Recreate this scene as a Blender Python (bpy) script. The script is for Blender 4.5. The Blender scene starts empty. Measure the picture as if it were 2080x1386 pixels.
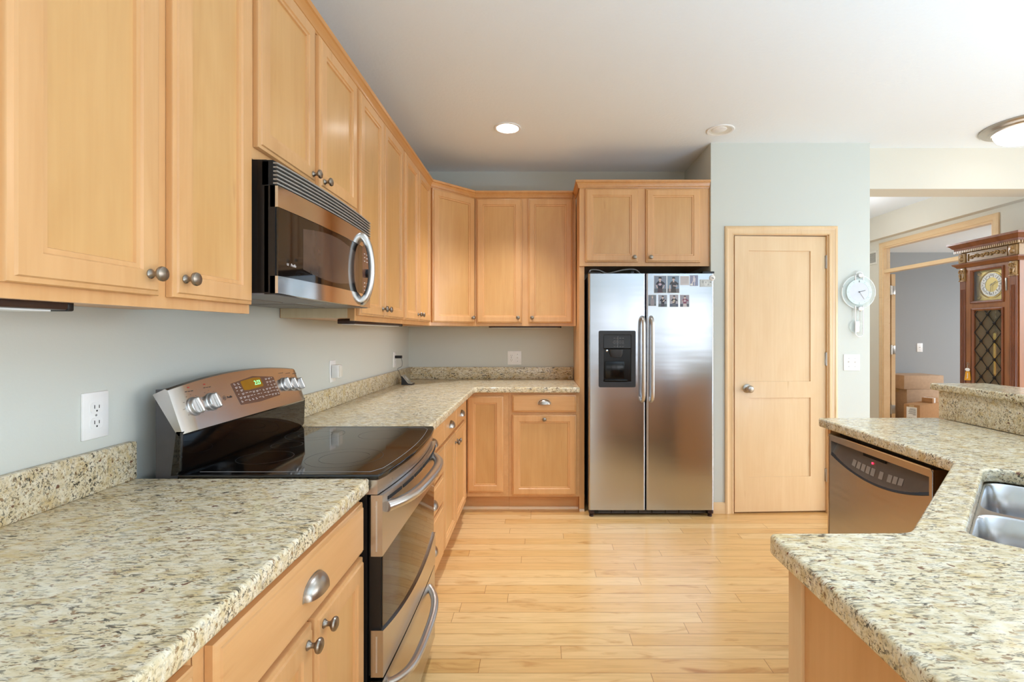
import bpy, bmesh, math, random
from mathutils import Vector, Matrix
random.seed(7)
S = bpy.context.scene
C = S.collection
PI = math.pi
def R(d): return math.radians(d)

# ------------------------------------------------------------------ camera
HC = 1.326                                    # lens height above the floor
cd = bpy.data.cameras.new('camera')
cam = bpy.data.objects.new('camera', cd); C.objects.link(cam)
cam.location = (0, 0, HC); cam.rotation_euler = (R(90), 0, 0)
cd.sensor_width = 36; cd.lens = 990 / 2080 * 36
cd.shift_x = -54 / 2080; cd.shift_y = -17 / 2080
cd.clip_start = 0.02; cd.clip_end = 200
S.camera = cam

# ------------------------------------------------------------------ world, exposure
S.view_settings.view_transform = 'Standard'
S.view_settings.look = 'None'
S.view_settings.gamma = 1
S.view_settings.use_curve_mapping = False
S.view_settings.exposure = 0.10
w = bpy.data.worlds.new('sky'); S.world = w; w.use_nodes = True
nt = w.node_tree; bg = nt.nodes['Background']
tc = nt.nodes.new('ShaderNodeTexCoord'); sp = nt.nodes.new('ShaderNodeSeparateXYZ')
rp = nt.nodes.new('ShaderNodeValToRGB'); mr = nt.nodes.new('ShaderNodeMapRange')
nt.links.new(tc.outputs['Generated'], sp.inputs[0]); nt.links.new(sp.outputs['Z'], mr.inputs[0])
mr.inputs[1].default_value = -0.4; mr.inputs[2].default_value = 0.6
nt.links.new(mr.outputs[0], rp.inputs[0]); nt.links.new(rp.outputs[0], bg.inputs['Color'])
e = rp.color_ramp.elements
e[0].position = 0.0; e[0].color = (.24, .26, .28, 1)
e[1].position = 1.0; e[1].color = (.85, .925, 1.0, 1)
k = e.new(0.37); k.color = (.26, .28, .30, 1)
k = e.new(0.43); k.color = (.96, .975, 1.0, 1)
# sky strength raised towards +x to light the left wall, ground kept dark
sx = nt.nodes.new('ShaderNodeMapRange'); nt.links.new(sp.outputs['X'], sx.inputs[0]); sx.inputs[1].default_value = 0; sx.inputs[2].default_value = 1
sx.inputs[3].default_value = 0.6; sx.inputs[4].default_value = 3.0
sm = nt.nodes.new('ShaderNodeMath'); sm.operation = 'MULTIPLY'; nt.links.new(sx.outputs[0], sm.inputs[0]); sm.inputs[1].default_value = 3.4
nt.links.new(sm.outputs[0], bg.inputs['Strength'])

def portal(loc, rot, sx, sy):
    l = bpy.data.lights.new('window_daylight', 'AREA'); l.shape = 'RECTANGLE'; l.size = sx; l.size_y = sy
    o = bpy.data.objects.new('window_daylight', l); C.objects.link(o); o.location = loc; o.rotation_euler = rot
    l.cycles.is_portal = True
for x in (-.25, 1.45, 3.15, 4.5): portal((x, -4.27, 1.075), (R(90), 0, 0), 1.5 if x < 4 else 1.0, 2.05)
for y in (.35, 2.35): portal((5.27, y, 1.35), (R(90), 0, R(90)), 1.6, 2.10)
portal((7.07, 5.2, 1.4), (R(90), 0, R(90)), 1.4, 1.4)
# added fill disk behind the camera, aimed up to brighten the ceiling
fl_ = bpy.data.lights.new('ceiling_fill', 'AREA'); fl_.shape = 'DISK'; fl_.size = 2.6; fl_.energy = 230; fl_.color = (.56, .83, 1.10)
fo_ = bpy.data.objects.new('ceiling_fill', fl_); C.objects.link(fo_); fo_.location = (2.7, -.75, .35); fo_.rotation_euler = (R(176), 0, 0)
# added unseen spots overhead, aimed down to brighten floor and base cabinets
for i, (x, y) in enumerate(((-.05, 1.92), (.95, 1.92))):
    l = bpy.data.lights.new('can_and_fill_spot', 'SPOT'); l.energy = 50; l.spot_size = R(105); l.spot_blend = .9; l.color = (.80, .95, 1.12); l.shadow_soft_size = .08
    o = bpy.data.objects.new('can_and_fill_spot', l); C.objects.link(o); o.location = (x, y, 2.70)
for nm, loc, en in (('hall_fill', (3.0, 5.2, 2.2), 17), ('office_fill', (5.9, 4.9, 1.5), 30)):  # added unseen point fills without fixtures, to brighten hall and office
    l = bpy.data.lights.new(nm, 'POINT'); l.energy = en; l.shadow_soft_size = .15; l.color = (.92, .96, 1.0)
    o = bpy.data.objects.new(nm, l); C.objects.link(o); o.location = loc
S.cycles.use_denoising = True
S.cycles.max_bounces = 10; S.cycles.diffuse_bounces = 6; S.cycles.glossy_bounces = 5; S.cycles.transmission_bounces = 6
S.cycles.sample_clamp_indirect = 6; S.cycles.caustics_reflective = False; S.cycles.caustics_refractive = False

# ------------------------------------------------------------------ materials
def lin(c):
    return tuple(((v / 255) / 12.92 if v / 255 <= .04045 else ((v / 255 + .055) / 1.055) ** 2.4) for v in c)
def new_mat(name):
    m = bpy.data.materials.new(name); m.use_nodes = True
    return m, m.node_tree, m.node_tree.nodes['Principled BSDF']
def mat(name, rgb, rough=.5, metal=0, spec=.5, emit=None, es=0, alpha=None, trans=None, noise=0, nscale=30, bump=0, bscale=200, coat=0):
    m, t, b = new_mat(name)
    c = lin(rgb)
    b.inputs['Base Color'].default_value = (*c, 1)
    b.inputs['Roughness'].default_value = rough; b.inputs['Metallic'].default_value = metal
    b.inputs['Specular IOR Level'].default_value = spec
    if coat: b.inputs['Coat Weight'].default_value = coat; b.inputs['Coat Roughness'].default_value = .1
    if emit: b.inputs['Emission Color'].default_value = (*lin(emit), 1); b.inputs['Emission Strength'].default_value = es
    if trans is not None: b.inputs['Transmission Weight'].default_value = trans
    if alpha is not None: b.inputs['Alpha'].default_value = alpha
    if noise or bump:
        co = t.nodes.new('ShaderNodeTexCoord')
    if noise:
        n = t.nodes.new('ShaderNodeTexNoise'); n.inputs['Scale'].default_value = nscale; n.inputs['Detail'].default_value = 4
        t.links.new(co.outputs['Object'], n.inputs['Vector'])
        r = t.nodes.new('ShaderNodeValToRGB'); t.links.new(n.outputs['Fac'], r.inputs[0]); t.links.new(r.outputs[0], b.inputs['Base Color'])
        r.color_ramp.elements[0].position = .3; r.color_ramp.elements[1].position = .7
        r.color_ramp.elements[0].color = (*[v * (1 - noise) for v in c], 1); r.color_ramp.elements[1].color = (*[min(1, v * (1 + noise)) for v in c], 1)
    if bump:
        n = t.nodes.new('ShaderNodeTexNoise'); n.inputs['Scale'].default_value = bscale; n.inputs['Detail'].default_value = 3
        t.links.new(co.outputs['Object'], n.inputs['Vector'])
        bu = t.nodes.new('ShaderNodeBump'); bu.inputs['Strength'].default_value = bump; bu.inputs['Distance'].default_value = .004
        t.links.new(n.outputs['Fac'], bu.inputs['Height']); t.links.new(bu.outputs[0], b.inputs['Normal'])
    return m
def wood(name, light, dark, axis='z', rough=.36, coat=.25, fine=1.0, contrast=1.0):
    """maple or walnut: long soft grain along one local axis, each board different"""
    m, t, b = new_mat(name); N = t.nodes; L = t.links
    co = N.new('ShaderNodeTexCoord'); oi = N.new('ShaderNodeObjectInfo')
    mu = N.new('ShaderNodeVectorMath'); mu.operation = 'SCALE'; mu.inputs[0].default_value = (17.3, 9.1, 23.7)
    L.new(oi.outputs['Random'], mu.inputs['Scale'])
    ad = N.new('ShaderNodeVectorMath'); L.new(co.outputs['Object'], ad.inputs[0]); L.new(mu.outputs[0], ad.inputs[1])
    def noise(sc, detail, dist, along):
        mp = N.new('ShaderNodeMapping'); v = [sc, sc, sc]; v['xyz'.index(axis)] = sc * along
        mp.inputs['Scale'].default_value = v; L.new(ad.outputs[0], mp.inputs[0])
        n = N.new('ShaderNodeTexNoise'); n.inputs['Scale'].default_value = 1; n.inputs['Detail'].default_value = detail
        n.inputs['Distortion'].default_value = dist; L.new(mp.outputs[0], n.inputs['Vector']); return n
    n1 = noise(60 * fine, 4, .5, .05); n2 = noise(7, 3, 1.2, .25); n3 = noise(26, 2, 0, .12)
    mx = N.new('ShaderNodeMath'); mx.operation = 'MULTIPLY_ADD'; L.new(n1.outputs['Fac'], mx.inputs[0]); mx.inputs[1].default_value = .38
    m2 = N.new('ShaderNodeMath'); m2.operation = 'MULTIPLY'; L.new(n2.outputs['Fac'], m2.inputs[0]); m2.inputs[1].default_value = .62
    L.new(m2.outputs[0], mx.inputs[2])
    r = N.new('ShaderNodeValToRGB'); L.new(mx.outputs[0], r.inputs[0])
    a, z = lin(light), lin(dark)
    r.color_ramp.elements[0].position = .5 - .22 / contrast; r.color_ramp.elements[0].color = (*z, 1)
    r.color_ramp.elements[1].position = .5 + .20 / contrast; r.color_ramp.elements[1].color = (*a, 1)
    r2 = N.new('ShaderNodeValToRGB'); L.new(n3.outputs['Fac'], r2.inputs[0])       # scattered mineral streaks
    r2.color_ramp.elements[0].position = .70; r2.color_ramp.elements[0].color = (1, 1, 1, 1)
    r2.color_ramp.elements[1].position = .80; r2.color_ramp.elements[1].color = (.84, .76, .67, 1)
    mm = N.new('ShaderNodeMix'); mm.data_type = 'RGBA'; mm.blend_type = 'MULTIPLY'; mm.inputs[0].default_value = 1
    L.new(r.outputs[0], mm.inputs[6]); L.new(r2.outputs[0], mm.inputs[7])
    hs = N.new('ShaderNodeHueSaturation'); mr = N.new('ShaderNodeMapRange'); L.new(oi.outputs['Random'], mr.inputs[0])
    mr.inputs[3].default_value = .95; mr.inputs[4].default_value = 1.04
    L.new(mr.outputs[0], hs.inputs['Value']); L.new(mm.outputs[2], hs.inputs['Color']); L.new(hs.outputs[0], b.inputs['Base Color'])
    b.inputs['Roughness'].default_value = rough; b.inputs['Coat Weight'].default_value = coat; b.inputs['Coat Roughness'].default_value = .18
    return m
def granite(name):
    m, t, b = new_mat(name); N = t.nodes; L = t.links
    co = N.new('ShaderNodeTexCoord')
    def noise(sc, detail, dist, vec=(1, 1, 1), rot=0, rough=.6):
        mp = N.new('ShaderNodeMapping'); mp.inputs['Scale'].default_value = [v * sc for v in vec]; mp.inputs['Rotation'].default_value = (.3, .2, rot - .15)
        L.new(co.outputs['Object'], mp.inputs[0])
        n = N.new('ShaderNodeTexNoise'); n.inputs['Scale'].default_value = 1; n.inputs['Detail'].default_value = detail; n.inputs['Roughness'].default_value = rough
        n.inputs['Distortion'].default_value = dist; L.new(mp.outputs[0], n.inputs['Vector']); return n.outputs['Fac']
    def ramp(f, stops):
        r = N.new('ShaderNodeValToRGB'); L.new(f, r.inputs[0]); e = r.color_ramp.elements
        for i, (p, c) in enumerate(stops):
            k = e[i] if i < 2 else e.new(p)
            k.position = p; k.color = (*c, 1)
        return r.outputs[0]
    def mix(f, a, c):
        x = N.new('ShaderNodeMix'); x.data_type = 'RGBA'; L.new(f, x.inputs[0]); L.new(a, x.inputs[6])
        if isinstance(c, tuple): x.inputs[7].default_value = (*c, 1)
        else: L.new(c, x.inputs[7])
        return x.outputs[2]
    W = (1, 1, 1); K = (0, 0, 0)
    base = ramp(noise(55, 5, .5, (.6, 1.25, 1.1), .5), [(.30, lin((190, 170, 132))), (.68, lin((232, 224, 204))), (.42, lin((214, 198, 162))), (.54, lin((224, 212, 183)))])
    gold = ramp(noise(22, 4, .6, (.8, 1.1, 1), .2), [(.52, K), (.66, (.62, .62, .62))])
    base = mix(gold, base, lin((204, 176, 118)))
    grey = ramp(noise(85, 3, .6, (.42, 1.4, 1), .5), [(.57, K), (.68, (.62, .62, .62))])
    base = mix(grey, base, lin((164, 158, 144)))
    clump = ramp(noise(14, 3, .5), [(.38, (.22, .22, .22)), (.62, W)])
    def gate(f, g):
        x = N.new('ShaderNodeMix'); x.data_type = 'RGBA'; x.blend_type = 'MULTIPLY'; x.inputs[0].default_value = 1; L.new(f, x.inputs[6]); L.new(g, x.inputs[7]); return x.outputs[2]
    brown = ramp(noise(100, 2.8, .5, (.5, 1.3, 1), .45), [(.585, K), (.645, (.85, .85, .85))])
    base = mix(brown, base, lin((134, 100, 62)))
    dark = ramp(noise(118, 3.2, .9, (.36, 1.3, 1.1), .55), [(.550, K), (.605, (.95, .95, .95))])
    base = mix(gate(dark, clump), base, lin((62, 59, 52)))
    dark2 = ramp(noise(210, 2, .5, (.45, 1.2, 1), .35), [(.595, K), (.655, (.85, .85, .85))])
    base = mix(gate(dark2, clump), base, lin((70, 52, 42)))
    rust = ramp(noise(60, 1.5, .3, (.8, 1.1, 1), .4), [(.70, K), (.73, (.9, .9, .9))])
    base = mix(rust, base, lin((104, 60, 42)))
    L.new(base, b.inputs['Base Color'])
    b.inputs['Roughness'].default_value = .16; b.inputs['Specular IOR Level'].default_value = .45
    return m
def plank_floor(name):
    m, t, b = new_mat(name); N = t.nodes; L = t.links
    co = N.new('ShaderNodeTexCoord'); sp = N.new('ShaderNodeSeparateXYZ'); L.new(co.outputs['Object'], sp.inputs[0])
    def M(op, a, c=None, d=None):
        n = N.new('ShaderNodeMath'); n.operation = op
        for i, v in enumerate((a, c, d)):
            if v is None: continue
            if isinstance(v, (int, float)): n.inputs[i].default_value = v
            else: L.new(v, n.inputs[i])
        return n.outputs[0]
    def wn(v):
        n = N.new('ShaderNodeTexWhiteNoise'); n.noise_dimensions = '2D'; L.new(v, n.inputs['Vector']); return n
    def comb(x, y, z=0.0):
        n = N.new('ShaderNodeCombineXYZ')
        for i, v in enumerate((x, y, z)):
            if isinstance(v, (int, float)): n.inputs[i].default_value = v
            else: L.new(v, n.inputs[i])
        return n.outputs[0]
    W = .0825; LEN = 1.15
    yr = M('DIVIDE', sp.outputs['Y'], W); row = M('FLOOR', yr); fy = M('FRACT', yr)
    off = wn(comb(row, 3.7)).outputs['Value']
    xr = M('ADD', M('DIVIDE', sp.outputs['X'], LEN), M('MULTIPLY', off, 7.0)); col = M('FLOOR', xr); fx = M('FRACT', xr)
    rnd = wn(comb(row, col))
    # seams
    ey = M('MINIMUM', fy, M('SUBTRACT', 1, fy)); ex = M('MULTIPLY', M('MINIMUM', fx, M('SUBTRACT', 1, fx)), LEN / W)
    seam = N.new('ShaderNodeMapRange'); L.new(M('MINIMUM', ey, ex), seam.inputs[0]); seam.inputs[1].default_value = .004; seam.inputs[2].default_value = .022
    # grain
    gv = comb(M('ADD', M('MULTIPLY', sp.outputs['X'], 5.0), M('MULTIPLY', rnd.outputs['Value'], 50)), M('MULTIPLY', sp.outputs['Y'], 75.0), rnd.outputs['Value'])
    g = N.new('ShaderNodeTexNoise'); g.inputs['Scale'].default_value = 1; g.inputs['Detail'].default_value = 4; g.inputs['Distortion'].default_value = .6; L.new(gv, g.inputs['Vector'])
    fv = comb(M('ADD', M('MULTIPLY', sp.outputs['X'], 3.2), M('MULTIPLY', rnd.outputs['Value'], 90)), M('MULTIPLY', sp.outputs['Y'], 14.0), 0.0)
    fl = N.new('ShaderNodeTexNoise'); fl.inputs['Scale'].default_value = 1; fl.inputs['Detail'].default_value = 5; fl.inputs['Distortion'].default_value = 1.4; L.new(fv, fl.inputs['Vector'])
    rp = N.new('ShaderNodeValToRGB'); L.new(rnd.outputs['Value'], rp.inputs[0]); e = rp.color_ramp.elements
    e[0].position = 0; e[0].color = (*lin((208, 160, 96)), 1); e[1].position = 1; e[1].color = (*lin((225, 185, 126)), 1)
    k = e.new(.25); k.color = (*lin((222, 179, 118)), 1); k = e.new(.6); k.color = (*lin((219, 174, 114)), 1); k = e.new(.82); k.color = (*lin((228, 191, 136)), 1)
    r2 = N.new('ShaderNodeValToRGB'); L.new(g.outputs['Fac'], r2.inputs[0]); r2.color_ramp.elements[0].position = .3; r2.color_ramp.elements[0].color = (.90, .87, .82, 1)
    r2.color_ramp.elements[1].position = .6; r2.color_ramp.elements[1].color = (1.02, 1.02, 1.02, 1)
    r3 = N.new('ShaderNodeValToRGB'); L.new(fl.outputs['Fac'], r3.inputs[0]); r3.color_ramp.elements[0].position = .57; r3.color_ramp.elements[0].color = (1, 1, 1, 1)
    r3.color_ramp.elements[1].position = .78; r3.color_ramp.elements[1].color = (.70, .53, .37, 1)
    def mul(a, c):
        x = N.new('ShaderNodeMix'); x.data_type = 'RGBA'; x.blend_type = 'MULTIPLY'; x.inputs[0].default_value = 1; L.new(a, x.inputs[6]); L.new(c, x.inputs[7]); return x.outputs[2]
    r4 = N.new('ShaderNodeValToRGB'); L.new(seam.outputs[0], r4.inputs[0]); r4.color_ramp.elements[0].color = (.42, .30, .20, 1); r4.color_ramp.elements[1].color = (1, 1, 1, 1)
    L.new(mul(mul(mul(rp.outputs[0], r2.outputs[0]), r3.outputs[0]), r4.outputs[0]), b.inputs['Base Color'])
    b.inputs['Roughness'].default_value = .28; b.inputs['Coat Weight'].default_value = .2; b.inputs['Coat Roughness'].default_value = .12
    return m
def steel(name, rgb, rough, wav=0, wscale=(1, 1, 1), aniso=0):
    m, t, b = new_mat(name)
    b.inputs['Base Color'].default_value = (*lin(rgb), 1); b.inputs['Metallic'].default_value = 1; b.inputs['Roughness'].default_value = rough
    co = t.nodes.new('ShaderNodeTexCoord'); mp = t.nodes.new('ShaderNodeMapping'); t.links.new(co.outputs['Object'], mp.inputs[0])
    mp.inputs['Scale'].default_value = wscale
    n = t.nodes.new('ShaderNodeTexNoise'); n.inputs['Scale'].default_value = 1; n.inputs['Detail'].default_value = 2; t.links.new(mp.outputs[0], n.inputs['Vector'])
    if wav:
        bu = t.nodes.new('ShaderNodeBump'); bu.inputs['Strength'].default_value = wav; bu.inputs['Distance'].default_value = .01
        t.links.new(n.outputs['Fac'], bu.inputs['Height']); t.links.new(bu.outputs[0], b.inputs['Normal'])
    else:
        r = t.nodes.new('ShaderNodeMapRange'); r.inputs[3].default_value = rough * .8; r.inputs[4].default_value = rough * 1.25
        t.links.new(n.outputs['Fac'], r.inputs[0]); t.links.new(r.outputs[0], b.inputs['Roughness'])
    return m
def glass(name, rgb=(255, 255, 255), alpha=.15, rough=.03):
    """thin clear pane: mostly transparent with a glossy skin"""
    m, t, b = new_mat(name)
    b.inputs['Base Color'].default_value = (*lin(rgb), 1); b.inputs['Roughness'].default_value = rough; b.inputs['Alpha'].default_value = alpha
    b.inputs['Specular IOR Level'].default_value = .8
    return m

M_ = {}
M_['wall'] = mat('sage_wall_paint', (208, 210, 203), .85, spec=.25, bump=.08, bscale=160)
M_['wall_warm'] = mat('cream_wall_paint', (219, 213, 200), .85, spec=.25, bump=.08, bscale=160)
M_['wall_grey'] = mat('slate_wall_paint', (158, 161, 163), .85, spec=.25, bump=.08, bscale=160)
M_['ceiling'] = mat('white_ceiling_texture', (236, 242, 248), .95, spec=.1, bump=.35, bscale=55)
M_['maple'] = wood('maple_upright', (220, 170, 116), (205, 152, 96), 'z')
M_['maple_panel'] = wood('maple_panel', (214, 167, 108), (200, 149, 89), 'z')
M_['maple_h'] = wood('maple_lengthwise', (220, 170, 116), (205, 152, 96), 'x')
M_['maple_y'] = wood('maple_lengthwise_deep', (220, 170, 116), (205, 152, 96), 'y')
M_['trim'] = wood('maple_trim_upright', (230, 199, 156), (221, 185, 139), 'z')
M_['trim_h'] = wood('maple_trim_level', (230, 199, 156), (221, 185, 139), 'x')
M_['trim_y'] = wood('maple_trim_level_deep', (230, 199, 156), (221, 185, 139), 'y')
M_['crown'] = wood('maple_crown', (212, 156, 94), (194, 134, 72), 'y')
M_['under'] = wood('birch_ply', (226, 208, 174), (214, 194, 156), 'z', rough=.6, coat=0)
M_['granite'] = granite('speckled_granite')
M_['floor'] = plank_floor('maple_strip_floor')
M_['steel'] = steel('brushed_steel', (196, 192, 188), .24, wscale=(2, 60, 60))
M_['steel_door'] = steel('fridge_steel', (190, 195, 203), .20, wav=.10, wscale=(1.2, 1, 9))
M_['steel_bright'] = steel('polished_steel', (216, 214, 212), .10, wscale=(4, 4, 4))
M_['satin'] = mat('satin_steel', (208, 205, 201), .30, metal=1.0, noise=.01)
M_['steel_sink'] = steel('sink_steel', (198, 198, 200), .22, wscale=(5, 5, 90))
M_['nickel'] = steel('satin_nickel', (176, 168, 158), .30, wscale=(40, 40, 40))
M_['pewter'] = steel('aged_pewter', (150, 140, 128), .34, wscale=(60, 60, 60))
M_['black_gloss'] = mat('black_glass', (8, 8, 9), .05, spec=.6, noise=.1)
M_['brown_glass'] = mat('smoked_glass', (22, 16, 13), .04, spec=.8, noise=.1)
M_['piano'] = mat('black_dispenser_plastic', (9, 9, 10), .16, spec=.3, noise=.1)
M_['black'] = mat('black_plastic', (16, 15, 16), .38, noise=.1)
M_['black_satin'] = mat('black_satin_plastic', (34, 35, 38), .42, noise=.1)
M_['dark_grey'] = mat('charcoal_enamel', (70, 68, 70), .4, noise=.08)
M_['dim'] = mat('dark_cavity', (14, 11, 10), .8, noise=.1)
M_['white'] = mat('white_plastic', (238, 237, 236), .35, noise=.02)
M_['cream'] = mat('cream_metal', (226, 222, 212), .45, noise=.02)
M_['grey_line'] = mat('grey_marking', (128, 126, 126), .4, noise=.05)
M_['silver'] = mat('silver_paint', (214, 212, 210), .30, metal=.75, noise=.02)
M_['lamp'] = mat('lit_lens', (255, 255, 255), .4, emit=(255, 250, 242), es=14)
M_['dome'] = mat('lit_frosted_dome', (255, 255, 255), .35, emit=(255, 251, 244), es=3.2)
M_['clear'] = glass('clear_glass', (235, 246, 244), .22)
M_['pane'] = glass('amber_pane', (190, 180, 150), .12)
M_['transom'] = glass('transom_glass', (240, 244, 246), .06)
M_['walnut'] = wood('walnut_upright', (158, 94, 40), (120, 68, 26), 'z', rough=.28, coat=.5)
M_['walnut_h'] = wood('walnut_level', (142, 84, 46), (106, 58, 32), 'x', rough=.28, coat=.5)
M_['walnut_light'] = wood('walnut_burl', (172, 136, 86), (142, 104, 60), 'x', rough=.3, coat=.4)
M_['walnut_red'] = wood('walnut_reddish', (134, 76, 46), (100, 52, 30), 'z', rough=.26, coat=.5)
M_['brass'] = steel('brass', (214, 178, 84), .22, wscale=(30, 30, 30))
M_['brass_dial'] = steel('engraved_brass', (206, 184, 116), .42, wscale=(90, 90, 90))
M_['iron'] = mat('wrought_iron', (40, 32, 30), .4, metal=.6, noise=.1)
M_['cardboard'] = mat('cardboard', (188, 160, 134), .85, spec=.2, noise=.06, nscale=25)
M_['cardboard_dark'] = mat('brown_cardboard', (172, 130, 90), .85, spec=.2, noise=.06, nscale=25)
M_['paper'] = mat('paper', (236, 236, 234), .7, noise=.02)
M_['green_led'] = mat('green_digits', (120, 255, 150), .4, emit=(110, 255, 140), es=2.5)
M_['red_led'] = mat('red_light', (255, 40, 60), .4, emit=(255, 30, 60), es=6)
M_['amber_lcd'] = mat('amber_display', (156, 110, 26), .2, noise=.05)
M_['legend'] = mat('white_print', (222, 216, 214), .5, noise=.02)
M_['panel_brown'] = mat('brown_touch_panel', (104, 74, 62), .25, noise=.05)
M_['slope'] = mat('dishwasher_slope', (112, 104, 98), .35, metal=.5, noise=.04)
M_['ring_print'] = mat('faint_ring', (66, 64, 64), .3, noise=.05)
M_['soft_print'] = mat('soft_grey_print', (156, 149, 142), .5, noise=.03)
M_['slat'] = mat('grille_slat', (150, 144, 136), .4, metal=.2, noise=.05)
M_['screen'] = mat('oven_screen', (74, 60, 52), .08, spec=.7, noise=.1)
M_['ink'] = mat('dark_print', (60, 58, 60), .5, noise=.05)
M_['red_print'] = mat('red_print', (180, 40, 40), .5, noise=.05)

# ------------------------------------------------------------------ mesh helpers
def box(bm, x0, x1, y0, y1, z0, z1, bev=0, seg=2):
    if x0 > x1: x0, x1 = x1, x0
    if y0 > y1: y0, y1 = y1, y0
    if z0 > z1: z0, z1 = z1, z0
    t = bmesh.new()
    bmesh.ops.create_cube(t, size=1, matrix=Matrix.Translation(((x0 + x1) / 2, (y0 + y1) / 2, (z0 + z1) / 2)) @ Matrix.Diagonal((x1 - x0, y1 - y0, z1 - z0, 1)))
    if bev:
        bmesh.ops.bevel(t, geom=t.edges[:], offset=min(bev, .45 * min(x1 - x0, y1 - y0, z1 - z0)), segments=seg, profile=.5, affect='EDGES')
    join(bm, t)
def join(bm, t, mtx=None):
    if mtx is not None: bmesh.ops.transform(t, matrix=mtx, verts=t.verts[:])
    me = bpy.data.meshes.new('t'); t.to_mesh(me); t.free(); bm.from_mesh(me); bpy.data.meshes.remove(me)
def Box(*a, **k):
    bm = bmesh.new(); box(bm, *a, **k); return bm
def boxes(*L, bev=0):
    bm = bmesh.new()
    for b in L: box(bm, *b, bev=bev)
    return bm
def rings(bm, loops, close=True, caps=(True, True)):
    """skin a list of equal-length vertex loops"""
    V = [[bm.verts.new(p) for p in lp] for lp in loops]; n = len(V[0])
    for a, b in zip(V, V[1:]):
        for i in range(n if close else n - 1):
            j = (i + 1) % n
            bm.faces.new((a[i], a[j], b[j], b[i]))
    if caps[0]: bm.faces.new(V[0][::-1])
    if caps[1]: bm.faces.new(V[-1])
    return bm
def panel(w, h, prof, filled=True):
    """rectangular front with a stepped edge; prof = (inset, depth towards the room)"""
    bm = bmesh.new()
    rings(bm, [[(d, -y, d), (w - d, -y, d), (w - d, -y, h - d), (d, -y, h - d)] for d, y in prof], caps=(True, filled))
    return bm
DOOR = [(0, 0), (0, .0115), (.0015, .0140), (.009, .0165), (.0115, .0205), (.048, .0205), (.0495, .0185), (.051, .0160), (.0595, .0155), (.0615, .0085)]
SLAB = [(0, 0), (0, .012), (.004, .015), (.010, .017), (.012, .020)]
def lathe(bm, prof, n=24, mtx=None, caps=(False, False)):
    """prof = (radius, height) turned about local z"""
    t = bmesh.new()
    rings(t, [[(r * math.cos(2 * PI * i / n), r * math.sin(2 * PI * i / n), h) for i in range(n)] for r, h in prof], caps=caps)
    join(bm, t, mtx)
TO_FRONT = Matrix.Rotation(R(90), 4, 'X')       # local z -> -y
TO_BACK = Matrix.Rotation(R(-90), 4, 'X')
def tube(bm, pts, r, n=10, squash=1.0, up=Vector((0, 0, 1))):
    pts = [Vector(p) for p in pts]; loops = []
    for i, p in enumerate(pts):
        d = (pts[min(i + 1, len(pts) - 1)] - pts[max(i - 1, 0)]).normalized()
        u = up if abs(d.dot(up)) < .95 else Vector((1, 0, 0))
        s = d.cross(u).normalized(); v = s.cross(d).normalized()
        rr = r[i] if isinstance(r, (list, tuple)) else r
        loops.append([p + s * (rr * math.cos(2 * PI * k / n)) + v * (rr * squash * math.sin(2 * PI * k / n)) for k in range(n)])
    rings(bm, loops)
def smoothpath(pts, n=6):
    """Catmull-Rom through the points"""
    P = [Vector(p) for p in pts]; out = []
    for i in range(len(P) - 1):
        a, b, c, d = P[max(i - 1, 0)], P[i], P[i + 1], P[min(i + 2, len(P) - 1)]
        for k in range(n):
            t = k / n
            out.append(.5 * ((2 * b) + (c - a) * t + (2 * a - 5 * b + 4 * c - d) * t * t + (3 * b - a - 3 * c + d) * t ** 3))
    out.append(P[-1]); return out
def sweep(bm, path, prof):
    """carry a (out, z) profile along a plan path, mitred; out is to the right of travel"""
    P = [Vector(p) for p in path]; loops = []
    for i, p in enumerate(P):
        ds = []
        if i > 0: ds.append((P[i] - P[i - 1]).normalized())
        if i < len(P) - 1: ds.append((P[i + 1] - P[i]).normalized())
        ns = [Vector((d.y, -d.x)) for d in ds]
        nn = sum(ns, Vector((0, 0))).normalized(); k = 1 / max(.3, nn.dot(ns[0]))
        loops.append([(p.x + nn.x * o * k, p.y + nn.y * o * k, z) for o, z in prof])
    rings(bm, loops)
def rounded(pts, rad, n=6):
    out = []; N = len(pts)
    for i in range(N):
        p = Vector(pts[i]); a = Vector(pts[i - 1]); b = Vector(pts[(i + 1) % N]); r = rad[i] if isinstance(rad, (list, tuple)) else rad
        if r <= 0: out.append(p); continue
        u = (a - p).normalized(); v = (b - p).normalized(); ang = u.angle(v); t = r / math.tan(ang / 2)
        t = min(t, .48 * (a - p).length, .48 * (b - p).length)
        for k in range(n + 1):
            s = k / n; out.append((p + u * t) * (1 - s) ** 2 + p * 2 * s * (1 - s) + (p + v * t) * s ** 2)
    return [(q.x, q.y) for q in out]
def slab(bm, outlines, z0, z1, bev=.004, res=2):
    """flat plate with holes and softened edges"""
    cu = bpy.data.curves.new('t', 'CURVE'); cu.dimensions = '2D'; cu.fill_mode = 'BOTH'
    for o in outlines:
        s = cu.splines.new('POLY'); s.points.add(len(o) - 1); s.use_cyclic_u = True
        for q, p in zip(s.points, o): q.co = (p[0], p[1], 0, 1)
    cu.bevel_depth = bev; cu.bevel_resolution = res; cu.offset = -bev; cu.extrude = (z1 - z0) / 2 - bev
    take_curve(bm, cu, Matrix.Translation((0, 0, (z0 + z1) / 2)))
def take_curve(bm, cu, mtx):
    o = bpy.data.objects.new('t', cu); C.objects.link(o)
    dg = bpy.context.evaluated_depsgraph_get(); me = bpy.data.meshes.new_from_object(o.evaluated_get(dg))
    me.transform(mtx); bm.from_mesh(me)
    bpy.data.objects.remove(o); bpy.data.curves.remove(cu); bpy.data.meshes.remove(me)
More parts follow.
